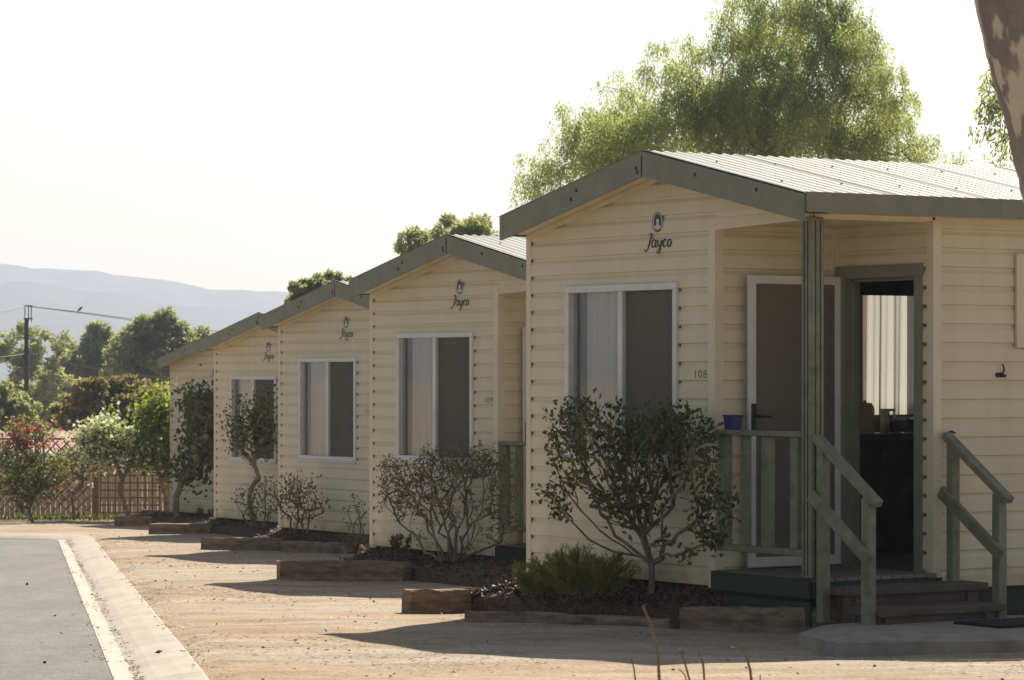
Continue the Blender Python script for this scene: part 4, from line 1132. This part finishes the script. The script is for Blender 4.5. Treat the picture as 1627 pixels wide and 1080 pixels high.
for (px, py, rx, ry, n_) in ((110, 725, 30, 12, 22), (132, 760, 10, 25, 10), (5, 735, 20, 14, 14), (60, 725, 30, 10, 14)):
    T += ell(at(px, py, Yr), (rx*Yr/F, .25, ry*Yr/F), n_)
plant('rose_bush', at(118, 832, Yr), T, M['leaf_sap'], 'straggly rose climbing the diamond lattice, dotted with white and red blooms', 'climber', (.08, .022), 6, .006, .03, .2, .03, .2, .1,
      extra=flowers('cream', 'flowers', 34, .08, lambda q: True, 5), group='flowering shrubs at the lattice')

# lattice fence
def lattice(x0, x1, yt, yb, Y, diag, label):
    a = at(x0, yt, Y); b = at(x1, yb, Y); wd2 = b.x - a.x; h = a.z - b.z; e_ = empty('lattice_panel', (a.x, Y, b.z)); tag(e_, label, 'lattice', 'timber lattice panels')
    m = MB(); s_ = .13
    if diag:
        s_ = .19
        for sg in (1, -1):
            c = -int(h/s_) - 2
            while c*s_ < wd2 + h:
                x_at = lambda z: c*s_ + (z if sg > 0 else h - z)*1.0
                za, zb = 0, h
                if x_at(0) < x_at(h): za = max(0, -c*s_); zb = min(h, wd2 - c*s_)
                else: zb_ = h + c*s_; zb = min(h, zb_); za = max(0, h + c*s_ - wd2)
                if zb - za > .02: m.bar((x_at(za), .012*sg, za), (x_at(zb), .012*sg, zb), .022, .036, up=(0, 1, 0))
                c += 1
    else:
        n_ = int(wd2/s_)
        for i in range(n_ + 1): m.box(i*s_ - .013, -.012, 0, i*s_ + .013, 0, h)
        for i in range(int(h/s_) + 1): m.box(-.01, .0005, i*s_ - .013, n_*s_ + .01, .012, i*s_ + .013)
    m.build('slats', M['lattice'], e_)
    m = MB(); m.box(-.02, -.02, h + .0145, wd2 + .02, .02, h + .05, c=.004); m.build('top_rail', M['lattice'], e_)
YF = 56.0
lattice(-260, 145, 700, 812, YF, True, 'diamond pattern timber lattice behind the pink flowering shrub')
lattice(160, 262, 738, 814, YF, False, 'square pattern timber lattice beside the farthest cabin')
def fence_post(px, Y, yt, lb):
    p = at(px, 0, Y); m = MB(); m.box(-.05, -.05, 0, .05, .05, at(0, yt, Y).z - gz(Y), c=.01)
    o = m.build('fence_post', M['lattice']); o.location = (p.x, Y, gz(Y)); tag(o, lb, 'post', 'lattice posts')
fence_post(152, YF - .1, 728, 'thick brown post between the diamond and square lattice')
fence_post(266, YF - .1, 735, 'brown post at the right end of the square lattice')
# grey paling fence behind
e_ = empty('paling_fence', (at(-300, 0, 57.6).x, 57.6, gz(57.6))); tag(e_, 'weathered grey paling fence behind the lattice', 'fence')
m = MB(); x = 0; tot = at(700, 0, 57.6).x - at(-300, 0, 57.6).x
while x < tot:
    m.box(x, 0, .05, x + .085, .018, 1.05 + random.uniform(-.01, .01), c=.003); x += .092
m.build('palings', M['paling'], e_)
m = MB(); m.box(0, .019, .3, tot, .06, .38); m.box(0, .019, .8, tot, .06, .88); m.build('rail', M['paling'], e_)
# grass strip along the fence
n_ = 5000; X = rng.uniform(-16, -4.5, n_); Y = rng.uniform(54.8, 57.4, n_); d = rng.normal(size=(n_, 3))*.35; d[:, 2] = 1
V, Q = leaf_quads(np.stack([X, Y, vgz(Y)], 1), d, rng.uniform(.05, .16, n_), .010)
tag(np_mesh('grass', V, Q, M['leaf_sap']), 'strip of green grass under the lattice', 'grass', None, 'stuff')
# low tiled house beyond the fence
Yh = 84.0; hx0, hx1 = at(-350, 0, Yh).x, at(262, 0, Yh).x; zr, ze, gb = at(0, 688, Yh).z, at(0, 722, Yh - 2).z, gz(Yh)
h_ = empty('low_house', ((hx0 + hx1)/2, Yh, gb)); tag(h_, 'low house with a terracotta roof and white gutter behind the lattice', 'house')
hw_ = (hx1 - hx0)/2
m = MB(); m.box(-hw_ + .5, -1.2, 0, hw_ - .5, 5, ze - gb - .15); m.build('wall', M['pinkwall'], h_)
m = MB()
for k_ in range(60):
    xa = -hw_ + 2*hw_*k_/60; xb = -hw_ + 2*hw_*(k_ + 1)/60; xm = (xa + xb)/2
    for x_a, x_b, za, zb in ((xa, xm, 0, .05), (xm, xb, .05, 0)):
        m.quad((x_a, -2, ze - gb + za), (x_b, -2, ze - gb + zb), (x_b, 2, zr - gb + zb), (x_a, 2, zr - gb + za))
        m.quad((x_a, 6, ze - gb + za), (x_b, 6, ze - gb + zb), (x_b, 2, zr - gb + zb), (x_a, 2, zr - gb + za))
m.build('roof', M['terracotta'], h_)
m = MB(); m.box(-hw_, -2.12, ze - gb - .20, hw_, -2.0, ze - gb + .02, c=.02); m.build('gutter', M['whitemetal'], h_)
for x_ in (-2.2, .8, 3.0):
    m = MB(); m.box(x_ - .5, -1.23, .7, x_ + .5, -1.201, 1.35); f_ = m.build('window', M['white'], h_)
    m = MB(); m.box(x_ - .44, -1.236, .76, x_ + .44, -1.2305, 1.29); m.build('pane', M['black'], f_)

# ------------------------------------------------------------------ trees
def tree(name, label, px, Y, blobs, lm, leaf, n_leaf, bark='bark', group='trees beyond the cabins', hang=0, wp=2, rtrunk=.3, dj=.5, twig_r=.005, cl=.16, sub=16):
    """blobs: photo column, row, radius; each becomes a cloud of leaf clumps with real depth"""
    base = at(px, 0, Y); base.z = gz(Y); e_ = empty(name, base); tag(e_, label, 'tree', group); b0 = np.array(base)
    cl_c = []; 
    for (bx, by, br) in blobs:
        c = np.array(at(bx, by, Y)); r_ = br*Y/F; c[1] += rng.normal()*dj*max(r_, 1)
        k_ = max(4, int(sub*(r_**1.0)))
        for _ in range(k_):
            p = rng.normal(size=3); p /= np.linalg.norm(p); p *= rng.uniform(.35, 1)**.6
            cl_c.append((c + p*r_, r_*rng.uniform(.22, .46)))
    C_ = np.array([c for c, _ in cl_c]); Rr = np.array([r for _, r in cl_c])
    tg = [c - b0 for c in C_[rng.permutation(len(C_))[:min(len(C_), 140)]]]
    hc = C_[:, 2].min() - b0[2]
    first = [np.array((rng.normal()*.05*k_, 0, max(.8, hc*.8)*k_/4)) for k_ in range(1, 5)]
    mb = MB(); skeleton((0, 0, 0), tg, twig_r, rtrunk, .5, .08, first=first, mb=mb, power=.6)
    mb.build('trunk', M[bark], e_)
    w_ = Rr**wp; w_ /= w_.sum(); k_ = rng.choice(len(C_), n_leaf, p=w_)
    d = nrm(rng.normal(size=(n_leaf, 3)))
    rad = Rr[k_][:, None]*rng.uniform(.2, 1, (n_leaf, 1))**.5
    B = C_[k_] + d*rad*np.array([1, 1, .75]) - b0
    if not hang:
        D = d + rng.normal(size=(n_leaf, 3))*.7; D[:, 2] -= .3
        V, Q = leaf_quads(B, D, leaf[0]*rng.uniform(.6, 1.3, n_leaf), leaf[1]*rng.uniform(.7, 1.2, n_leaf))
        np_mesh('crown', V, Q, lm, e_)
    else:
        # hanging strands, each a curve carrying narrow leaflets
        ns = n_leaf//hang; B = B[:ns]; out = d[:ns].copy(); out[:, 2] = 0; out = nrm(out + rng.normal(size=(ns, 3))*.3)
        Ls = rng.uniform(.2, 1.0, ns)*.68
        t = (np.arange(hang) + .5)/hang
        P_ = B[:, None] + out[:, None]*(Ls[:, None]*.28*np.sqrt(t)[None])[..., None]
        P_[..., 2] -= Ls[:, None]*(t**1.35)[None]*1.0 - .06
        P_ = P_.reshape(-1, 3) + rng.normal(size=(ns*hang, 3))*.035
        D = np.repeat(out, hang, 0)*.25 + rng.normal(size=(ns*hang, 3))*.45; D[:, 2] -= .8
        V, Q = leaf_quads(P_, D, leaf[0]*rng.uniform(.6, 1.3, ns*hang), leaf[1]*rng.uniform(.7, 1.2, ns*hang))
        np_mesh('crown', V, Q, lm, e_)
    return e_
PB = [(850, 275, 32), (890, 235, 45), (870, 300, 40), (915, 185, 38), (955, 215, 55), (985, 135, 32), (1000, 185, 50), (1045, 115, 40), (1065, 180, 60), (960, 270, 50), (1100, 75, 36),
      (1130, 120, 55), (1180, 40, 50), (1150, 190, 70), (1215, -5, 48), (1230, 80, 70), (1290, -25, 50), (1310, 50, 60), (1360, 20, 38), (1350, 100, 62), (1385, 70, 34), (1240, 170, 80),
      (1320, 170, 80), (1385, 150, 45), (1400, 205, 48), (1200, 230, 70), (1300, 240, 80), (1430, 205, 38), (1440, 170, 24), (1455, 235, 40), (1490, 245, 30), (1530, 255, 18), (1010, 240, 60), (960, 240, 45), (1100, 240, 60), (1000, 320, 50), (1150, 320, 60), (1300, 330, 60), (1250, -70, 60), (1180, -40, 30), (1515, 262, 14)]
tree('pepper_tree', 'huge weeping green pepper tree rising behind the roof of the nearest cabin', 1230, 62, PB, M['leaf_pepper'], (.08, .012), 205000, hang=18, rtrunk=.25, sub=22)
wt = tree('pepper_tree', 'weeping tree at the right edge with thin sprays hanging beside the leaning trunk', 1960, 30, [(1590, 120, 20), (1575, 170, 12), (1610, 160, 20), (1598, 220, 10), (1660, 90, 45), (1700, 170, 60), (1780, 60, 80), (1850, 150, 90), (1950, 0, 110), (2050, 120, 110), (1620, 235, 8), (1900, -150, 100)], M['leaf_pepper'], (.07, .010), 80000, wp=1.1, hang=14, rtrunk=.25, sub=40)
shade_bough = []                                   # unseen limb, leaf clumps set back along the sun to shade the slab
for _ in range(3000):
    if len(shade_bough) >= 240: break
    gx = random.uniform(1085, 1900); g = gp(gx, random.uniform(1005, 1043)); ok = True
    for zz in (2.55, 2.75, 2.95, 3.15):      # leave the roof itself in the sun
        h = g + sd*((zz - g.z)/sd.z); a_ = h.x - CP[0][0]; b_ = h.y - CP[0][1]
        u_ = -a_*math.sin(TH) + b_*math.cos(TH)
        if -.42 < u_ < 3.6 and zz - CP[0][2] < roofz(u_) + .14: ok = False
    if not ok: continue
    q = g + sd*((27.5 + random.gauss(0, .12) - g.y)/sd.y); shade_bough.append(np.array(q) - np.array(wt.location))
m = MB(); N_, D_, r_, en = skeleton((.1, 0, 4.6), sorted(shade_bough, key=lambda q: -q[0]), .006, .07, .2, .02, mb=m, fan=.1, rise=0); m.build('shade_bough', M['bark'], wt)
src = np.repeat(np.array(en), 130); B = N_[src] + rng.normal(size=(len(src), 3))*np.array([.13, .03, .03]); D = rng.normal(size=B.shape); D[:, 2] -= .2
V, Q = leaf_quads(B, D, rng.uniform(.05, .09, len(B)), .016); np_mesh('shade_bough_foliage', V, Q, M['leaf_pepper'], wt)
tree('gum_tree', 'airy gum tree showing over the roof of the second cabin', 720, 85, [(660, 385, 26), (690, 375, 22), (720, 365, 26), (750, 365, 26), (775, 375, 20), (640, 395, 12), (730, 400, 40), (745, 440, 40), (720, 450, 36), (770, 460, 40)], M['leaf_gum'], (.14, .028), 26000, sub=24)
tree('gum_tree', 'rounded green tree top showing over the roof of the middle cabin', 505, 95, [(475, 470, 16), (500, 455, 20), (525, 450, 18), (545, 450, 14), (515, 475, 30), (465, 480, 10), (530, 495, 22), (545, 515, 26), (520, 520, 24)], M['leaf_far'], (.15, .045), 30000, sub=34)
G = 'distant trees at the left'
tree('round_tree', 'tall dark rounded tree just left of the far cabin roofs', 265, 150, [(265, 510, 22), (235, 535, 32), (290, 535, 30), (225, 575, 45), (280, 580, 45), (320, 535, 18), (335, 560, 20), (180, 590, 25), (310, 610, 40)], M['leaf_far'], (.22, .055), 42000, group=G, rtrunk=.4, sub=22, twig_r=.008)
tree('broad_tree', 'mid green spreading tree behind the power pole line, left of the tall rounded tree', 150, 170, [(150, 545, 28), (120, 555, 28), (185, 560, 28), (160, 590, 40), (110, 595, 35), (200, 600, 35), (150, 525, 14), (90, 620, 40), (160, 640, 40)], M['leaf_gum'], (.22, .055), 42000, group=G, rtrunk=.4, sub=22, twig_r=.008)
tree('gum_tree', 'open airy gum tree right behind the power pole', 70, 158, [(30, 530, 18), (62, 535, 20), (20, 560, 24), (60, 570, 26), (90, 550, 18), (45, 605, 24), (85, 610, 28), (60, 650, 30), (100, 535, 12), (5, 545, 18), (30, 585, 14), (-40, 560, 40), (-60, 600, 40)], M['leaf_gum'], (.22, .045), 20000, group=G, rtrunk=.28, sub=15, twig_r=.008)
tree('brown_tree', 'broad reddish brown tree behind the cream flowering climber', 190, 92, [(185, 615, 26), (150, 635, 32), (215, 640, 34), (250, 635, 26), (120, 660, 28), (180, 665, 40), (235, 670, 36), (262, 650, 20), (140, 690, 30), (200, 695, 36), (105, 640, 10)], M['leaf_brown'], (.13, .045), 34000, group=G, rtrunk=.2, sub=40)
tree('olive_tree', 'low olive coloured tree at the left edge behind the pink flowers', 20, 110, [(10, 640, 30), (40, 655, 26), (-10, 670, 36), (30, 685, 30), (-60, 650, 50)], M['leaf_far'], (.15, .05), 20000, group=G, rtrunk=.2, sub=22)
tree('green_bush', 'small fresh green bush between the power pole and the brown tree', 88, 100, [(88, 660, 18), (95, 690, 24), (80, 700, 24)], M['leaf_gum'], (.14, .045), 4500, group=G, rtrunk=.1, sub=12)
# wooded plain below the hills
n_ = 60000; X = rng.uniform(-160, 160, n_); Y = rng.uniform(240, 460, n_); top = 3.2 + 1.8*np.sin(X*.22 + 1)*np.sin(X*.07 + Y*.06) + 1.2*np.sin(X*.6 + Y*.3)
Z = vgz(Y) + top*rng.random(n_)**.4; V, Q = leaf_quads(np.stack([X, Y, Z], 1), rng.normal(size=(n_, 3)), rng.uniform(.5, 1.2, n_), .3)
tag(np_mesh('far_wood', V, Q, M['leaf_far']), 'low belt of scrub below the distant hills', 'wood', None, 'stuff')

# leaning gum trunk at the right edge, close to the camera
YT = 13.0; left = [(1538, -60), (1547, 0), (1562, 60), (1577, 115), (1590, 165), (1601, 205), (1612, 255), (1627, 325), (1662, 470), (1716, 680), (1790, 950), (1840, 1110)]
pts = []; rad = []
for i, (px, py) in enumerate(left):
    r_ = .19 + .012*i; c = at(px, py, YT); pts.append((c.x + r_*1.02, YT, c.z)); rad.append(r_)
base = Vector((pts[-1][0], YT, .10)); 
pts = [(a - base.x, b - base.y, c - base.z) for a, b, c in pts][::-1]; rad = rad[::-1]; pts[0] = (0, 0, -.1); rad[0] *= 1.2
pts += [(pts[-1][0] - .10*k_ - .02*k_*k_, .05*k_, pts[-1][2] + .5*k_) for k_ in range(1, 6)]; rad += [.18, .17, .16, .15, .13]
g_ = empty('gum_tree', base); tag(g_, 'thick leaning gum trunk with peeling blotched bark at the right edge', 'tree', 'trees beyond the cabins')
dn = []; dr = []
for k_ in range(len(pts) - 1):
    for q in (0, .25, .5, .75): dn.append(tuple(Vector(pts[k_]).lerp(Vector(pts[k_+1]), q))); dr.append((rad[k_]*(1-q) + rad[k_+1]*q)*(1 + .015*math.sin(k_*2.3 + q*5)))
m = MB(); m.tube(dn, dr, 36); m.build('trunk', M['gum'], g_, smooth=True)
tip = np.array(dn[-1]); tg = [tip + np.array((rng.normal()*1.6, rng.normal()*1.2, rng.uniform(.8, 3.2))) for _ in range(60)]
m = MB(); N_, D_, r_, en = skeleton(tip, tg, .012, .12, .3, .04, mb=m); m.build('limbs', M['gum'], g_)
src = np.repeat(np.array(en), 22); B = N_[src] + rng.normal(size=(len(src), 3))*.18; D = rng.normal(size=B.shape)*.5; D[:, 2] -= 1
V, Q = leaf_quads(B, D, rng.uniform(.07, .14, len(B)), .010); np_mesh('crown', V, Q, M['leaf_gum'], g_)

# dry stalks close to the camera
def stalk_plant(stalks, Y, lb):
    b = at(stalks[0][0][0], 1150, Y); b.z = gz(Y); e_ = empty('dry_weed', b); tag(e_, lb, 'weed', 'dry weeds near the camera')
    for st in stalks:
        m = MB(); ps = [at(x, y, Y) - b for x, y in st[:-1]]
        root = Vector((ps[0].x*.5, random.uniform(-.03, .03), 0)); ps = [root] + ps
        rs = [st[-1]*(1 - .5*i/len(ps)) for i in range(len(ps))]; m.tube(ps, rs, 6)
        if st[-1] > .004:
            tp = ps[-1]
            for k_ in range(5):
                q = tp.lerp(ps[-2], .15*k_); m.tube([q, q + Vector((random.uniform(-.012, .012), random.uniform(-.01, .01), random.uniform(.004, .014)))], [.004, .002], 5)
        m.build('stalk', M['straw_stem'], e_)
M['straw_stem'] = mat('dry_stem', (.22, .15, .095), .8, .2, 30)
stalk_plant([((1012, 1100), (1007, 1060), (1002, 1046), .0035), ((1049, 1100), (1045, 1040), (1036, 995), (1027, 975), (1021, 963), .006), ((1096, 1100), (1088, 1072), (1078, 1062), .003), ((1101, 1100), (1090, 1060), (1086, 1045), (1080, 1034), .0045), ((1120, 1100), (1118, 1062), (1115, 1048), .005)], 11.0, 'clump of dry brown weed stalks in the foreground')
stalk_plant([((1196, 1100), (1192, 1065), (1188, 1050), (1185, 1036), (1176, 1032), (1166, 1031), .0055), ((1207, 1100), (1208, 1072), .003)], 11.0, 'hooked dry weed stalk in the foreground right of the clump')

# ------------------------------------------------------------------ power pole, wires, bird
YP = 140.0; pz = gz(YP); pp = at(42, 0, YP); e_ = empty('power_pole', (pp.x, YP, pz)); tag(e_, 'dark timber power pole standing among the trees at the left', 'power pole')
m = MB(); m.tube([(0, 0, 0), (0, 0, at(0, 506, YP).z - pz)], [.12, .09], 10); m.build('pole', M['pole'], e_)
zt_ = at(0, 506, YP).z - pz; ztt = at(0, 486, YP).z - pz
m = MB()
for dx in (-.06, .10, .22): m.tube([(dx, -.05, zt_ - .15), (dx, -.05, ztt)], .022, 6)
m.bar((-.12, -.05, ztt), (.28, -.05, ztt), .04, .06); m.bar((-.12, -.05, zt_), (.28, -.05, zt_), .06, .06); m.build('crossarm', M['wire'], e_)
for (dx, dz) in ((.10, -1.55), (-.14, -1.75)):
    m = MB(); m.lathe([(0, 0), (.05, .02), (.06, .08), (.03, .12), (.05, .16), (0, .2)], (dx, -.1, zt_ + dz), 10); m.build('insulator', M['pole'], e_)
def wire(a, b, sag, r_, lb):
    a = Vector(a); b = Vector(b); m = MB(); n_ = 24
    m.tube([tuple((a.lerp(b, k_/n_) - a) + Vector((0, 0, -sag*4*(k_/n_)*(1 - k_/n_)))) for k_ in range(n_ + 1)], r_, 5)
    o = m.build('power_line', M['wire']); o.location = a; tag(o, lb, 'wire', 'power lines')
    return lambda t: a.lerp(b, t) + Vector((0, 0, -sag*4*t*(1 - t)))
A = at(44, 486, YP - .05); 
w1 = wire(A, at(520, 560, 190), -.2, .018, 'upper power line from the pole toward the cabins, a bird on it')
wire(at(49, 487, YP - .05), at(520, 566, 190), -.2, .018, 'upper power line just below and right of the one with the bird')
wire(at(41, 486, YP - .05), at(-300, 520, 110), .3, .018, 'upper power line running out of the frame on the left')
wire(at(43, 562, YP - .05), at(460, 610, 120), .35, .014, 'lower power line from the pole crossing in front of the trees')
wire(at(41, 562, YP - .05), at(-300, 575, 110), .2, .014, 'lower power line leaving the pole to the left')
wire(at(43, 570, YP - .05), at(460, 622, 120), .5, .012, 'lowest power line sagging toward the farthest cabin')
for k_ in range(200):
    t = k_/200; q = w1(t)
    if CX + F*q.x/q.y > 127: break
bd = MB()
for i in range(1): bd.tube([(-.10, 0, .02), (-.06, 0, .07), (0, 0, .12), (.04, 0, .17), (.07, 0, .20)], [.012, .045, .06, .045, .03], 8); bd.tube([(.07, 0, .20), (.09, 0, .22), (.12, 0, .21)], [.032, .03, .005], 8); bd.tube([(-.09, 0, .03), (-.16, 0, -.06)], [.018, .008], 6)
bo_ = bd.build('bird', M['black'], smooth=True); bo_.location = q + Vector((0, 0, .02)); tag(bo_, 'small dark bird perched on the upper power line', 'bird')

# ------------------------------------------------------------------ haze
hz = MB(); hz.box(-4300, -1700, -6, 4300, 4500, 170)
hm = bpy.data.materials.new('haze'); hm.use_nodes = True; t = hm.node_tree; t.nodes.clear()
pv = t.nodes.new('ShaderNodeVolumePrincipled'); pv.inputs['Color'].default_value = (.60, .66, .80, 1); pv.inputs['Density'].default_value = .00036
pv.inputs['Anisotropy'].default_value = .3
ou = t.nodes.new('ShaderNodeOutputMaterial'); t.links.new(pv.outputs[0], ou.inputs['Volume'])
tag(hz.build('haze', hm), kind='stuff')
